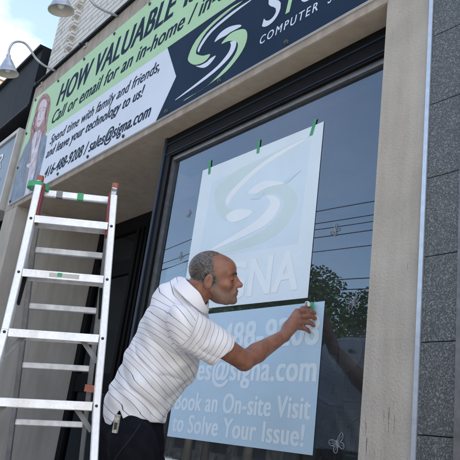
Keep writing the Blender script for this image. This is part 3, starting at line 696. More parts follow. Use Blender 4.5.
def npobj(name,V_,F,m,parent,attrs=None):
    me=bpy.data.meshes.new(name); me.vertices.add(len(V_)); me.vertices.foreach_set('co',V_.astype(np.float32).ravel())
    me.loops.add(F.size); me.loops.foreach_set('vertex_index',F.astype(np.int32).ravel())
    me.polygons.add(len(F)); me.polygons.foreach_set('loop_start',np.arange(0,F.size,4,dtype=np.int32)); me.polygons.foreach_set('use_smooth',[True]*len(F))
    me.update(calc_edges=True); me.validate(); me.materials.append(m)
    for k,v in (attrs or {}).items():
        at=me.attributes.new(k,'FLOAT','POINT'); at.data.foreach_set('value',v.astype(np.float32))
    o=bpy.data.objects.new(name,me); link(o,parent); return o

fwd=np3(.58,.815,0); fwd/=np.linalg.norm(fwd); lat=np3(-fwd[1],fwd[0],0)   # lat = his left
SP=[(-2.340,-.575,.955),(-2.330,-.575,1.041),(-2.312,-.555,1.141),(-2.282,-.510,1.263),(-2.262,-.487,1.388),(-2.262,-.475,1.472)]
SPR=[.108,.106,.114,.130,.130,.100]
SH=np3(-2.100,-.535,1.372); EL=np3(-2.119,-.215,1.284); WR=np3(-2.148,.013,1.434)
SHL=SH+lat*.36; ELL_=SHL-fwd*.13+np3(0,0,-.26); WRL=ELL_-fwd*.02+np3(0,0,-.25)-lat*.06
NB=np3(-2.232,-.452,1.49); NT=np3(-2.178,-.418,1.575)
# head frame
rollA,pitchA=rad(18),rad(-2)
hf=fwd*0+np3(.613,.779,0); hf/=np.linalg.norm(hf); hl=np3(-hf[1],hf[0],0); hu=np3(0,0,1)
hf2=hf*math.cos(pitchA)+hu*math.sin(-pitchA)*1; hu2=np.cross(hf2,hl)
hl2=hl*math.cos(rollA)+hu2*math.sin(rollA); hu2=np.cross(hf2,hl2)
HM=np.stack([hf2,hl2,hu2]).astype(np.float32); HC=np3(-2.159,-.399,1.597)
def headP(P): return (P-HC)@HM.T
def head_skull(q):
    d=ell(q,(-.008,0,.030),(.091,.073,.073))
    d=smin(d,ell(q,(.030,0,-.025),(.060,.055,.078)),.03)
    return d
def head(P):
    q=headP(P); d=head_skull(q); b=np.abs(q[:,1]); m=np.stack([q[:,0],b,q[:,2]],1)
    d=smin(d,ell(m,(.052,0,-.078),(.048,.040,.026)),.025)         # jaw
    d=smin(d,cone(m,(.0,.052,-.045),(.065,.022,-.092),.014,.014),.02)  # jaw line
    d=smin(d,ell(q,(.090,0,-.090),(.018,.020,.016)),.014)         # chin
    d=smin(d,ell(q,(.052,0,.040),(.036,.052,.034)),.03)           # forehead
    d=smin(d,cone(m,(.082,.010,.022),(.070,.045,.024),.0085,.007),.012) # brow
    d=smin(d,ell(m,(.060,.040,-.024),(.017,.015,.015)),.022)       # cheekbone
    d=-smin(-d,ell(m,(.096,.031,.002),(.018,.017,.012)),.012)     # socket
    d=smin(d,ell(m,(.075,.031,.002),(.013,.0135,.0115)),.003)     # lids
    d=smin(d,cone(q,(.086,0,.012),(.111,0,-.020),.0065,.0105),.010)
    d=smin(d,ell(q,(.084,0,-.012),(.020,.016,.026)),.012)
    d=smin(d,ell(q,(.113,0,-.024),(.0125,.012,.0105)),.008)
    d=smin(d,ell(m,(.100,.013,-.029),(.011,.0075,.008)),.006)
    d=-smin(-d,ell(m,(.103,.007,-.036),(.006,.0035,.004)),.003)
    d=smin(d,ell(q,(.090,0,-.054),(.018,.026,.018)),.012)         # mouth mound
    d=smin(d,ell(q,(.1015,0,-.0505),(.0085,.021,.0052)),.004)
    d=smin(d,ell(q,(.0995,0,-.0625),(.0085,.018,.0060)),.004)
    d=-smin(-d,ell(q,(.109,0,-.0565),(.010,.024,.0016)),.003)
    d=-smin(-d,cone(m,(.100,.020,-.026),(.086,.034,-.062),.0022,.0018),.006)
    d=-smin(-d,cone(m,(.089,.022,-.016),(.078,.040,-.014),.0018,.0012),.006)
    # ear
    ea=rad(-12); M=np.array([[math.cos(ea),0,math.sin(ea)],[0,1,0],[-math.sin(ea),0,math.cos(ea)]],dtype=np.float32)
    e=ell(m,(-.014,.075,-.014),(.0185,.010,.033),M)
    e=-smin(-e,ell(m,(-.008,.086,-.012),(.010,.008,.021),M),.004)
    d=smin(d,e,.005)
    d=smin(d,ell(m,(-.006,.078,-.034),(.009,.005,.010)),.005)
    return d
FING=[ # mcp,pip,tip radii
((-2.150,.078,1.556),(-2.133,.128,1.574),(-2.119,.155,1.566),.0105,.0085),
((-2.140,.080,1.532),(-2.122,.130,1.550),(-2.113,.156,1.541),.0108,.0088),
((-2.138,.080,1.508),(-2.121,.128,1.521),(-2.118,.156,1.509),.0102,.0082),
((-2.146,.075,1.486),(-2.133,.118,1.491),(-2.137,.153,1.479),.0094,.0074)]
def hand(P):
    d=cone(P,WR,(-2.152,.045,1.482),.027,.028)
    M_=np.array
    for i,(a,b,c,r1,r2) in enumerate(FING):
        a,b,c=map(np.array,(a,b,c))
        pm=smin(cone(P,(-2.151+.002*i,.030,1.462-.006*(i-1.5)),a,.020,.0145),d,.012); d=pm
    for i,(a,b,c,r1,r2) in enumerate(FING):
        r1+=.0012; r2+=.001; a,b,c=map(np.array,(a,b,c)); b=b*.75+(a+c)*.125; dip=b+(c-b)*.5+np.array((.003,0,.002))
        fg=smin(cone(P,a,b,r1+.001,r1),cone(P,b,dip,r1,(r1+r2)/2),.003); fg=smin(fg,cone(P,dip,c,(r1+r2)/2,r2),.003)
        fg=smin(fg,ell(P,b,(r1*1.1,)*3),.003)
        d=smin(d,fg,.0045)
        d=smin(d,ell(P,a+np.array((.004,0,.002)),(.013,)*3),.006)
    for i in range(4):
        a=np.array(FING[i][0]); d=smin(d,cone(P,np.array((-2.128,.022,1.452-.004*i)),a+np.array((.010,-.004,.004)),.0035,.0045),.006)
    # thumb
    t=[(-2.155,.035,1.480),(-2.164,.078,1.545),(-2.160,.120,1.582),(-2.150,.148,1.596)]
    for (a,b),(r1,r2) in zip(zip(t[:-1],t[1:]),((.018,.0135),(.0125,.0105),(.0105,.009))): d=smin(d,cone(P,a,b,r1,r2),.008)
    return d
kL=.66
def torso(P,off=0.,ex=0.):
    # squash sideways axis so that the trunk is wider than deep
    c0=np3(*SP[0])+lat*.165; l=(P-c0)@lat; Q=P-np.outer(l*(1-kL),lat).astype(np.float32)
    d=None
    for i in range(len(SP)-1):
        a=np3(*SP[i])+lat*.165; b=np3(*SP[i+1])+lat*.165
        for v in(a,b): v-=lat*(((v-c0)@lat)*(1-kL))
        e=cone(Q,a,b,SPR[i]+off,SPR[i+1]+off); d=e if d is None else smin(d,e,.05+ex)
    return d
def arm(P):
    d=cone(P,SH,EL,.050,.041); fo=EL+(WR-EL)*.3
    d=smin(d,cone(P,EL,fo,.039,.041),.010); d=smin(d,cone(P,fo,WR,.041,.0262),.010)
    return d
def armL(P):
    d=cone(P,SHL,ELL_,.052,.040); d=smin(d,cone(P,ELL_,WRL,.038,.026),.02)
    d=smin(d,cone(P,WRL,WRL+np3(.03,.05,-.06),.026,.026),.02)
    for k in range(4):
        a=WRL+np3(.03,.05,-.06)+lat*(k-1.5)*-.014; d=smin(d,cone(P,a,a+np3(.02,.03,-.07+.006*abs(k-1.5)),.009,.007),.004)
    d=smin(d,cone(P,WRL+np3(.02,.0,-.03),WRL+np3(.06,.02,-.09),.012,.009),.006)
    return d
HIPR=np3(-2.29,-.565,.90); HIPL=HIPR+lat*.20
KNR=np3(-2.27,-.47,.49); KNL=KNR+lat*.22+np3(.02,.06,0)
ANR=np3(-2.29,-.50,.085); ANL=ANR+lat*.24+np3(.04,.10,0)
def leg(P,o=0.):
    d=cone(P,HIPR,KNR,.078+o,.055+o)
    d=smin(d,cone(P,KNR,ANR,.053+o,.038+o*1.6),.03)
    e=smin(cone(P,HIPL,KNL,.078+o,.055+o),cone(P,KNL,ANL,.053+o,.038+o*1.6),.03)
    return smin(d,e,.02+o*2)
def body(P):
    d=torso(P,-.022)
    d=smin(d,cone(P,NB,NT,.060,.055),.03)
    d=smin(d,cone(P,SH,SHL,.045,.045),.05)
    d=smin(d,arm(P),.03); d=smin(d,armL(P),.03); d=smin(d,leg(P),.03)
    h=head(P); d=smin(d,h,.012)
    d=smin(d,hand(P),.008)
    return d
person=thing('person','man in a white striped polo shirt and black trousers reaching up to the window sheet','person',(-2.3,-.5,0))
# --- skin material
def mat_skin():
    m=bpy.data.materials.new('skin'); m.use_nodes=True; nt=m.node_tree; b=nt.nodes['Principled BSDF']
    b.inputs['Roughness'].default_value=.48; b.inputs['Subsurface Weight'].default_value=.06; b.inputs['Subsurface Radius'].default_value=(.01,.004,.002)
    tc=nt.nodes.new('ShaderNodeTexCoord')
    n=nt.nodes.new('ShaderNodeTexNoise'); n.inputs['Scale'].default_value=28; n.inputs['Detail'].default_value=6; nt.links.new(tc.outputs['Object'],n.inputs['Vector'])
    r=nt.nodes.new('ShaderNodeValToRGB'); nt.links.new(n.outputs['Fac'],r.inputs[0]); r.color_ramp.elements[0].position=.3;r.color_ramp.elements[1].position=.7
    r.color_ramp.elements[0].color=(.20,.082,.048,1); r.color_ramp.elements[1].color=(.31,.140,.088,1)
    at=nt.nodes.new('ShaderNodeAttribute'); at.attribute_name='stubble'
    n2=nt.nodes.new('ShaderNodeTexNoise'); n2.inputs['Scale'].default_value=420; n2.inputs['Detail'].default_value=2; nt.links.new(tc.outputs['Object'],n2.inputs['Vector'])
    r2=nt.nodes.new('ShaderNodeValToRGB'); nt.links.new(n2.outputs['Fac'],r2.inputs[0]); r2.color_ramp.elements[0].position=.4;r2.color_ramp.elements[1].position=.62
    r2.color_ramp.elements[0].color=(.10,.065,.05,1); r2.color_ramp.elements[1].color=(.21,.175,.15,1)
    mx=nt.nodes.new('ShaderNodeMixRGB'); nt.links.new(at.outputs['Fac'],mx.inputs[0]); nt.links.new(r.outputs[0],mx.inputs[1]); nt.links.new(r2.outputs[0],mx.inputs[2])
    ah=nt.nodes.new('ShaderNodeAttribute'); ah.attribute_name='scalp'
    nh=nt.nodes.new('ShaderNodeTexNoise'); nh.inputs['Scale'].default_value=260; nh.inputs['Detail'].default_value=5; nt.links.new(tc.outputs['Object'],nh.inputs['Vector'])
    ma=nt.nodes.new('ShaderNodeMath'); ma.operation='MULTIPLY_ADD'; ma.inputs[1].default_value=.95; nt.links.new(ah.outputs['Fac'],ma.inputs[0]); nt.links.new(nh.outputs['Fac'],ma.inputs[2])
    rh=nt.nodes.new('ShaderNodeValToRGB'); nt.links.new(ma.outputs[0],rh.inputs[0]); rh.color_ramp.elements[0].position=.62; rh.color_ramp.elements[1].position=1.0
    nc=nt.nodes.new('ShaderNodeTexNoise'); nc.inputs['Scale'].default_value=120; nc.inputs['Detail'].default_value=5; nt.links.new(tc.outputs['Object'],nc.inputs['Vector'])
    rc_=nt.nodes.new('ShaderNodeValToRGB'); nt.links.new(nc.outputs['Fac'],rc_.inputs[0]); rc_.color_ramp.elements[0].position=.35; rc_.color_ramp.elements[1].position=.68
    rc_.color_ramp.elements[0].color=(.022,.018,.016,1); rc_.color_ramp.elements[1].color=(.145,.125,.108,1)
    mh=nt.nodes.new('ShaderNodeMixRGB'); nt.links.new(rh.outputs[0],mh.inputs[0]); nt.links.new(mx.outputs[0],mh.inputs[1]); nt.links.new(rc_.outputs[0],mh.inputs[2])
    nt.links.new(mh.outputs[0],b.inputs['Base Color'])
    bp=nt.nodes.new('ShaderNodeBump'); bp.inputs['Strength'].default_value=.45; bp.inputs['Distance'].default_value=.003
    n3=nt.nodes.new('ShaderNodeTexNoise'); n3.inputs['Scale'].default_value=160; n3.inputs['Detail'].default_value=4; nt.links.new(tc.outputs['Object'],n3.inputs['Vector'])
    nt.links.new(n3.outputs['Fac'],bp.inputs['Height']); nt.links.new(bp.outputs[0],b.inputs['Normal']); return m
Vb,Fb=nets(body,(-2.75,-.85,.05),(-1.95,.22,1.80),.0036)
Vb=relax(Vb,Fb,1,.4)
q=headP(Vb.astype(np.float32)); bb=np.abs(q[:,1])
def sst(x,a,b): t=np.clip((x-a)/(b-a),0,1); return t*t*(3-2*t)
rng=np.random.RandomState(3)
jaw=sst(-q[:,2],.035,.055)*(1-sst(-q[:,2],.105,.12))*sst(q[:,0],.0,.02)
side=sst(q[:,0],-.002,.012)*(1-sst(q[:,0],.020,.034))*sst(-q[:,2],-.045,.005)*sst(bb,.035,.05)*1.2
moust=sst(-q[:,2],.036,.041)*(1-sst(-q[:,2],.047,.050))*sst(q[:,0],.08,.09)
lip=(1-sst(np.abs(q[:,2]+.0565),.010,.014))*(1-sst(bb,.016,.024))*sst(q[:,0],.085,.095)
def wob(q,k):
    return np.sin(q[:,0]*311*k+q[:,2]*173*k)*.5+np.sin(q[:,2]*437*k-q[:,1]*251*k+1.3)*.3+np.sin(q[:,0]*719*k-q[:,2]*613*k+q[:,1]*557*k)*.25
def hairline(q):
    return q[:,0]-(.010-.16*np.maximum(0,q[:,2]-.03))-.030*sst(q[:,2],.082,.100)-.0022*wob(q,1.)
stb=np.clip(np.maximum(np.maximum(jaw,side),moust*.8)*(1-lip),0,1)*(np.linalg.norm(q,axis=1)<.17)*.55
def scalpf(q):
    b_=np.abs(q[:,1]); lowb=-.060+.028*sst(q[:,0],-.05,-.02)
    f=(1-sst(hairline(q),-.030,.012))*sst(q[:,2]-lowb,-.012,.012)*(1-.50*sst(q[:,2],.055,.095))
    sb_=(1-sst(np.abs(q[:,0]-.006),.006,.016))*sst(q[:,2],-.06,-.02)*(1-sst(q[:,2],.0,.03))*sst(b_,.03,.05)*.6
    return np.maximum(f,sb_)*(np.linalg.norm(q,axis=1)<.15)*(1-sst(b_,.076,.080))*(1-sst(head_skull(q),.007,.012))
scal=scalpf(q); SKIN=mat_skin()
npobj('body',Vb,Fb,SKIN,person,{'stubble':stb,'scalp':scal})
# --- hair
def hairf(P):
    q=headP(P); b=np.abs(q[:,1])
    hl_=hairline(q); thick=.0002+.0050*sst(-hl_,.0,.055)
    d=head_skull(q)-thick-.0011*wob(q,2.3)*sst(-hl_,.01,.04)
    low=-(q[:,2]+.066)+np.where(q[:,0]>-.035,.030*sst(q[:,0],-.035,-.022),0)
    sb=np.maximum(np.maximum(np.abs(q[:,0]-.010)-.009-.001*wob(q,2.), -(q[:,2]+.045)), q[:,2]-.02)
    reg=np.maximum(hl_,low); 
    ear=ell(np.stack([q[:,0],b,q[:,2]],1),(-.014,.080,-.016),(.021,.022,.036))
    reg=np.maximum(reg,np.where(b<.03,0,-1)*0+np.where(sb>0,hl_+.012+.003*wob(q,3.1),-1)); d=np.maximum(d,reg); return np.maximum(d,-ear)
Vh,Fh=nets(hairf,HC-.13,HC+.14,.0024)
qh=headP(Vh.astype(np.float32))
npobj('hair',Vh,Fh,SKIN,person,{'scalp':scalpf(qh)})
def face_pt(b,c,lift=.001):
    a=np.linspace(.05,.135,86); L_=np.array([(x,b,c) for x in a]); P_=(HC+L_@HM).astype(np.float32); d_=head(P_)
    k=int(np.argmax(d_>0)); return tuple(HC+np.array((a[k]+lift,b,c))@HM)
BRH=mat('brow_hair',(.035,.028,.024),.9)
for s_ in(1,-1):
    MB().tube([face_pt(s_*b_,c_,.0012) for b_,c_ in ((.010,.019),(.020,.0235),(.032,.026),(.044,.024),(.052,.019))],[.0018,.0032,.0032,.0026,.001],BRH,8).build('eyebrow',person)
    MB().tube([face_pt(s_*b_,c_,.0004) for b_,c_ in ((.021,-.004),(.028,-.0065),(.036,-.0065),(.044,-.002))],[.0005,.0013,.0014,.0006],BRH,8).build('eyelash',person)
ey=MB(); EYW=mat('eye_white',(.5,.45,.42),.3); IR=mat('iris',(.02,.012,.008),.2)
for s_ in(1,-1):
    c_=HC+(np.array((.0785,.031*s_,.001))@HM); ey.lathe([(0.0001,.0085),(.0045,.0072),(.0085,.001),(.0001,-.004)],EYW,14,tuple(c_),tuple(hf2)); ey.lathe([(0.0001,.0092),(.0036,.0080)],IR,12,tuple(c_),tuple(hf2))
ey.build('eye',person)

# --- shirt
spn=[np3(*p)+lat*.165 for p in SP]+[NB+np3(*(lat*.03))]
spn[-1]=spn[-2]+ (np3(.045,.06,.045))
spn.append(spn[-1]+np3(.09,.12,.03))
def spine_s(P):
    best=np.full(len(P),9.,np.float32); sv=np.zeros(len(P),np.float32); L0=0
    w_=np.zeros(len(P)); acc=np.zeros(len(P))
    for a,b in zip(spn[:-1],spn[1:]):
        ab=b-a; L=np.linalg.norm(ab); tt=np.clip(((P-a)@ab)/(L*L),0,1)
        r_=P-a-tt[:,None]*ab; r_=r_-np.outer(r_@lat,lat)*.8
        dd=np.linalg.norm(r_,axis=1); wt=np.exp(-dd*28); acc+=wt*(L0+tt*L+.30*(r_@fwd)); w_+=wt; L0+=L
    return acc/w_
def folds(P):
    u=P@fwd; z=P[:,2]; l=P@lat
    f=.0045*np.sin(26*(u*1.1+z*.9)+6*l)*sst(z,1.02,1.15)
    f+=.0035*np.sin(44*(z-u*.35)+9*np.sin(l*9)+3*u)*(1-sst(z,1.15,1.3))
    f+=.0025*np.sin(60*(u+z*.4)+12*l)+.0016*np.sin(95*(z*.8+u*.7)-20*l)
    rg=lambda x: (1-np.abs(np.sin(x)))**3
    f+=.007*rg(17*(z*.75+u*.8)+2.2*np.sin(6*z-9*l))*sst(z,1.0,1.06)*(1-sst(z,1.27,1.36))
    f+=.005*rg(23*(z*.95+u*.25)+2*np.sin(12*u+5*l)+1)*(1-sst(z,1.08,1.2))
    # folds radiating from the armpit
    ap=SH+np3(*(fwd*.06))+np3(0,0,-.10); r=np.linalg.norm(P-ap,axis=1); an=np.arctan2((P-ap)[:,2],(P-ap)@fwd)
    f+=.0045*np.sin(an*7+r*14)*np.exp(-((r-.13)/.08)**2)
    return f*(1-.75*np.exp(-((np.linalg.norm(P-HEMS,axis=1))/.12)**2))
HEMS=SH+(EL-SH)*.60
axS=(EL-SH)/np.linalg.norm(EL-SH); axL=(ELL_-SHL)/np.linalg.norm(ELL_-SHL)
HL=SHL+(ELL_-SHL)*.6
nd=(NT-NB)/np.linalg.norm(NT-NB)
def sleeve(P,o=0):
    d=cone(P,SH+axS*.01,HEMS+axS*.02,.056+o,.061+o)
    return smin(d,cone(P,SH+np3(0,0,-.045),HEMS+axS*.02+np3(0,0,-.030),.050+o,.056+o),.02)
def shirt_base(P,clip):
    d=torso(P,.004,.02); d=smin(d,cone(P,SH-axS*.02,SHL,.056,.056),.05)
    d=smin(d,cone(P,np3(*SP[4]),NB+lat*.02,.112,.075),.05)
    d=smin(d,ell(P,np3(-2.272,-.478,1.490)+lat*.03,(.105,.105,.098)),.04)
    sl=sleeve(P); s2=cone(P,SHL,HL,.060,.058)
    if clip:
        sl=np.maximum(sl,(P-HEMS)@axS-.012*np.clip((P-HEMS)[:,2]/.06,-1,1)-.004); s2=np.maximum(s2,(P-HL)@axL)
    d=smin(d,sl,.055); d=smin(d,s2,.03)
    return d+folds(P)
def shirtf(P):
    d=np.maximum(shirt_base(P,True),-(shirt_base(P,False)+.0085))
    u=(P-np3(*SP[0]))@fwd; l=(P-np3(*SP[0]))@lat
    hem=.985+.12*u; hem=hem+np.where(l<.1,.045*np.clip(1-np.abs(u+.040)/.026,0,1),0)-.012*sst(-u,.05,.06)
    d=np.maximum(d,hem-P[:,2])
    neck=cone(P,NB-nd*.05,NT+nd*.1,.063,.066); d=np.maximum(d,-neck)
    return np.maximum(d,(P-NB)@nd-.060)
def collarf(P):
    t=(P-NB)@nd; c=NB+np.outer(t,nd); r=np.linalg.norm(P-c,axis=1)
    fr_=((P-c)@fwd)/np.maximum(r,1e-4)
    R1=.082-.30*(t-.035); d=np.abs(r-R1)-.0040
    d=np.maximum(d,np.maximum(t-(.060-.034*sst(fr_,.0,1.)), (.005+.01*sst(fr_,.6,1.))-t)); return d
def mat_shirt(stripes=True):
    m=mat('polo_cloth' if stripes else 'collar_cloth',(.80,.79,.81),.8,noise=.03,nscale=10,bump=.15,bscale=500)
    if not stripes: return m
    nt=m.node_tree; b=nt.nodes['Principled BSDF']; src=b.inputs['Base Color'].links[0].from_socket
    at=nt.nodes.new('ShaderNodeAttribute'); at.attribute_name='stripe'
    fr_=nt.nodes.new('ShaderNodeMath'); fr_.operation='FRACT'; nt.links.new(at.outputs['Fac'],fr_.inputs[0])
    r=nt.nodes.new('ShaderNodeValToRGB'); nt.links.new(fr_.outputs[0],r.inputs[0]); r.color_ramp.interpolation='LINEAR'
    e=r.color_ramp.elements; e[0].position=0; e[0].color=(0,0,0,1); e[1].position=.42; e[1].color=(0,0,0,1)
    for p_,v in ((.45,1),(.485,1),(.52,0)): k=e.new(p_); k.color=(v,v,v,1)
    mx=nt.nodes.new('ShaderNodeMixRGB'); nt.links.new(r.outputs[0],mx.inputs[0]); nt.links.new(src,mx.inputs[1]); mx.inputs[2].default_value=(.09,.125,.15,1)
    nt.links.new(mx.outputs[0],b.inputs['Base Color']); return m
Vs,Fs=nets(shirtf,(-2.75,-.85,.90),(-1.95,-.10,1.66),.0036); Vs=relax(Vs,Fs,1,.4)
Ps=Vs.astype(np.float32); ts=spine_s(Ps)/.0235
sl=sleeve(Ps); to=torso(Ps,.0); 
ins=(sl<to+.012)&((Ps-SH)@axS>.0); ts=np.where(ins,((Ps-SH)@axS+.10)/.0235,ts); 
# put the sleeve seam as separate vertices so that stripes break there cleanly
npobj('polo_shirt',Vs,Fs,mat_shirt(),person,{'stripe':ts})
Vc,Fc=nets(collarf,(-2.38,-.60,1.42),(-2.06,-.30,1.66),.003); npobj('collar',Vc,Fc,mat_shirt(False),person)
# --- trousers
def troufn(P):
    d=leg(P,.020); d=smin(d,torso(P,-.004),.07)
    d=smin(d,ell(P,np3(-2.345,-.59,.88)+lat*.16,(.122,.135,.15)),.08)
    z=P[:,2]; u=P@fwd; l=P@lat
    rg=lambda x:(1-np.abs(np.sin(x)))**3
    d=d+.002*np.sin(40*z+14*u)+.006*rg(15*(z*.9-u*.7)+2*np.sin(9*u+6*l))+.005*rg(26*(z+u*.3)-8*l+1)*sst(-z,-.97,-.90)+.0012*np.sin(110*(z+.5*u))
    d=np.maximum(d,np.maximum(z-1.03,.075-z)); return np.maximum(d,-(leg(P)+.0))if False else d
Vt,Ft=nets(troufn,(-2.75,-.85,.05),(-1.95,-.10,1.06),.0055); npobj('trousers',Vt,Ft,TROU,person)
def shoef(P):
    d=1
    for A_ in (ANR,ANL):
        a=A_*np3(1,1,0)+np3(0,0,.045); e=ell(P,a+fwd*.07,(.05,.05,.04)); e=smin(e,cone(P,a-fwd*.03,a+fwd*.14,.042,.034),.02); e=smin(e,cone(P,a,a+np3(0,0,.05),.045,.045),.02)
        d=np.minimum(d,e)
    return np.maximum(d,.004-P[:,2])
Vq,Fq=nets(shoef,(-2.8,-.75,-.02),(-2.0,.0,.16),.007); npobj('shoes',Vq,Fq,SHOE,person)
PKT=mat('pocket_stitch',(.016,.017,.021),.9)
def surf_pt(fn,p,dr,lift=.001):
    a=np.linspace(.25,-.15,400); P_=(np.array(p)+a[:,None]*np.array(dr)).astype(np.float32); d_=fn(P_); k=int(np.argmax(d_<0)); return tuple(np.array(p)+(a[k]+.0015)*np.array(dr))
MB().tube([surf_pt(troufn,np3(*SP[0])+fwd*a_+np3(0,0,z_)+lat*.1,-lat) for a_,z_ in smooth_curve([(.055,.03),(.045,-.0),(.025,-.04),(-.0,-.08),(-.02,-.115)],6,False)],.0016,PKT,6).build('pocket_seam',person)
MB().tube([surf_pt(troufn,np3(*SP[0])+fwd*a_+np3(0,0,z_)+lat*.1,-lat) for a_,z_ in smooth_curve([(-.085,-.13),(-.03,-.14),(.03,-.14),(.07,-.13)],6,False)],.0018,PKT,6).build('pocket_flap',person)
# phone in a pouch on the belt
ph=thing('mobile_phone','small silver phone clipped at the waistband under the shirt hem','phone',(-2.25,-.66,.98))
pc=V((-2.262,-.668,.972)); upv=V((.10,-.05,1)).normalized(); out=V((.72,-.69,0)).normalized()
PH=mat('phone_silver',(.42,.42,.38),.35,metal=.5,noise=.5,nscale=160)
MB().beam(pc-upv*.033,pc+upv*.033,.022,.012,out,PH,.004).build('phone_body',ph)
MB().beam(pc-upv*.022+out*.0065,pc+upv*.004+out*.0065,.012,.001,out,DARKM).build('keypad',ph)
# small green tape piece held at the sheet corner
hp=thing('tape_piece','bit of green tape with a white curl pinched between the fingertips','tape',(-2.13,.15,1.6))
MB().xz([(-2.140,1.565),(-2.122,1.565),(-2.124,1.615),(-2.145,1.62)],.152,.1535,GREEN).build('strip',hp)
MB().lathe([(.0165,-.006),(.019,-.006),(.019,.006),(.0165,.006),(.0165,-.006)],WHITE,24,(-2.160,.146,1.603),(.3,1,.1)).build('curl',hp)

# ------------------------------------------------------------------ across the street (seen in the window glass)
def leafcloud(mb,c,r,n,m,s=.085):
    for _ in range(n):
        v=Vector((random.gauss(0,1),random.gauss(0,1),random.gauss(0,1))).normalized()*(random.random()**.35)
        p=Vector(c)+Vector((v.x*r[0],v.y*r[1],v.z*r[2])); a=Vector((random.uniform(-1,1),random.uniform(-1,1),random.uniform(-.6,.6))).normalized(); b=a.orthogonal().normalized()
        k=s*random.uniform(.6,1.3); mb.add([p-a*k,p+b*k*.5,p+a*k,p-b*k*.5],[(0,1,2,3)],m)
def tree(x,y,h,label):
    t=thing('street_tree',label,'tree',(x,y,0),'street trees across the road')
    tk=MB().tube([(x,y,0),(x+.05,y,h*.25),(x-.05,y+.05,h*.5),(x,y,h*.8)],[.2,.16,.11,.04],BARK,10)
    cr=MB()
    for k in range(9):
        a=random.uniform(0,6.3); rr=random.uniform(.3,1)*h*.24; cz_=h*random.uniform(.45,.9)
        c_=(x+math.cos(a)*rr,y+math.sin(a)*rr,cz_); tk.tube([(x,y,h*.4),((x+c_[0])/2,(y+c_[1])/2,(h*.4+cz_)/2+.2),c_],[.08,.05,.02],BARK,7)
        leafcloud(cr,c_,(h*.17,h*.17,h*.13),1500,LEAF)
    tk.build('trunk',t); cr.build('crown',t)
tree(-21,-15.2,9.0,'leafy street tree across the road, seen in the window reflection')
tree(-25.5,-15.4,8.4,'leafy street tree across the road, seen in the window reflection')
tree(-30.5,-15.0,7.0,'leafy street tree across the road, seen in the window reflection')
tree(-17,-15.2,7.6,'leafy street tree across the road, seen in the window reflection')
up=thing('utility_pole','tall wooden utility pole with wires across the road, reflected in the glass','pole',(-22.8,-14.4,0))
MB().tube([(-22.8,-14.4,0),(-22.8,-14.4,10.5)],[.15,.11],BARK,12).build('pole',up)
for z in (9.9,8.9): MB().box((-22.86,-15.4,z),(-22.74,-13.4,z+.12),BARK).build('cross_arm',up)
for y_,z in ((-15.3,10.1),(-14.7,10.1),(-13.6,10.1),(-15.2,9.1),(-13.7,9.1),(-14.4,7.6),(-14.3,7.2)):
    pts=[(-60+k*4.65,y_,z-.0028*((k*4.65-37.2)%37.2)*(37.2-((k*4.65-37.2)%37.2))) for k in range(20)]
    MB().tube(pts,.018,DARKM,6).build('wire',up)
OB=[(-52,-40,5.2,(.26,.22,.19)),(-39.8,-30,5.8,(.20,.12,.09)),(-29.8,-20,4.8,(.30,.28,.25)),(-19.8,-8,5.4,(.22,.19,.16)),(-7.8,10,6.5,(.28,.17,.13))]
for i,(x0,x1,h,cc) in enumerate(OB):
    wl_=mat('opposite_wall',tuple(v*.2 for v in cc),.85,noise=.15,nscale=1.5)
    t=thing('shop_terrace','low shop building across the road, reflected in the glass, '+('first','second','third','fourth','fifth')[i]+' from the far left end','building',((x0+x1)/2,-17,0))
    MB().box((x0,-26,0),(x1,-17,h),wl_).box((x0,-17.2,h),(x1,-16.9,h+.3),CONC).box((x0,-17.0,2.9),(x1,-16.85,3.6),DARKP).build('wall',t)
    k=x0+.8
    while k<x1-2.2:
        MB().box((k,-17.02,.6),(k+1.8,-16.96,2.6),BLACKF).build('window',t); k+=2.6
        if k<x1-2.2 and h>5: MB().box((k-1.6,-17.02,4.0),(k-.5,-16.96,5.0),BLACKF).build('window',t)

# ------------------------------------------------------------------ light
SUN_EL,SUN_ROT=rad(48),rad(52)
W=bpy.data.worlds.new('World'); S.world=W; W.use_nodes=True; nt=W.node_tree; nt.nodes.clear()
out_=nt.nodes.new('ShaderNodeOutputWorld'); bg=nt.nodes.new('ShaderNodeBackground'); bg.inputs[1].default_value=.08
sky=nt.nodes.new('ShaderNodeTexSky'); sky.sky_type='NISHITA'; sky.sun_disc=False; sky.sun_elevation=SUN_EL; sky.sun_rotation=SUN_ROT; sky.dust_density=1.2; sky.air_density=1.3; sky.ozone_density=1.7
tc=nt.nodes.new('ShaderNodeTexCoord'); mp=nt.nodes.new('ShaderNodeMapping'); mp.inputs['Scale'].default_value=(1,1,1.8); mp.inputs['Location'].default_value=(.25,.4,.1)
nt.links.new(tc.outputs['Generated'],mp.inputs[0])
n=nt.nodes.new('ShaderNodeTexNoise'); n.inputs['Scale'].default_value=3.2; n.inputs['Detail'].default_value=9; n.inputs['Roughness'].default_value=.56; nt.links.new(mp.outputs[0],n.inputs['Vector'])
r=nt.nodes.new('ShaderNodeValToRGB'); nt.links.new(n.outputs['Fac'],r.inputs[0]); r.color_ramp.elements[0].position=.40; r.color_ramp.elements[1].position=.62
sp=nt.nodes.new('ShaderNodeSeparateXYZ'); nt.links.new(tc.outputs['Generated'],sp.inputs[0])
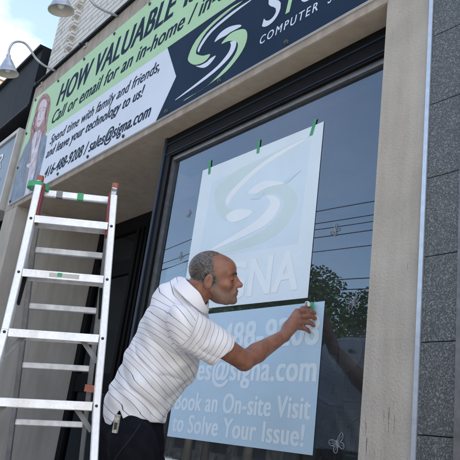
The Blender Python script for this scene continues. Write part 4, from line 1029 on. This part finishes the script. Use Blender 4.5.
mr=nt.nodes.new('ShaderNodeMapRange'); mr.interpolation_type='SMOOTHSTEP'; mr.inputs['From Min'].default_value=-.25; mr.inputs['From Max'].default_value=.05; mr.inputs['To Min'].default_value=.22; nt.links.new(sp.outputs[1],mr.inputs[0])
ml=nt.nodes.new('ShaderNodeMath'); ml.operation='MULTIPLY'; nt.links.new(r.outputs[0],ml.inputs[0]); nt.links.new(mr.outputs[0],ml.inputs[1])
mx=nt.nodes.new('ShaderNodeMixRGB'); nt.links.new(ml.outputs[0],mx.inputs[0]); nt.links.new(sky.outputs[0],mx.inputs[1]); mx.inputs[2].default_value=(3.9,4.15,4.7,1)
wb=nt.nodes.new('ShaderNodeMixRGB'); wb.blend_type='MULTIPLY'; wb.inputs[0].default_value=1; wb.inputs[2].default_value=(1.13,.985,.90,1); nt.links.new(mx.outputs[0],wb.inputs[1])
nt.links.new(wb.outputs[0],bg.inputs[0]); nt.links.new(bg.outputs[0],out_.inputs[0])
sd=bpy.data.lights.new('Sun','SUN'); sd.energy=4.6; sd.angle=rad(.5); sd.color=(1,.95,.88)
so=bpy.data.objects.new('Sun',sd); COL.objects.link(so)
dirv=Vector((math.sin(SUN_ROT)*math.cos(SUN_EL),math.cos(SUN_ROT)*math.cos(SUN_EL),math.sin(SUN_EL)))
so.rotation_euler=(-dirv).to_track_quat('-Z','Y').to_euler()

# ------------------------------------------------------------------ camera
cd=bpy.data.cameras.new('Camera'); cam=bpy.data.objects.new('Camera',cd); COL.objects.link(cam)
Rr_,Ur_,Fr_=V((.61296876,.77945809,.12928416)),V((.17026895,-.29009902,.94172769)),V((-.77154247,.55523657,.31053915))
M=Matrix(((Rr_.x,Ur_.x,-Fr_.x,0),(Rr_.y,Ur_.y,-Fr_.y,-1.9),(Rr_.z,Ur_.z,-Fr_.z,.95),(0,0,0,1)))
cam.matrix_world=M; cd.sensor_width=36; cd.lens=51.16; cd.clip_start=.05; cd.clip_end=1500
S.camera=cam
S.render.resolution_x=1024; S.render.resolution_y=1024
S.view_settings.view_transform='Standard'; S.view_settings.look='None'; S.view_settings.gamma=1; S.view_settings.use_curve_mapping=False
S.view_settings.exposure=2.5
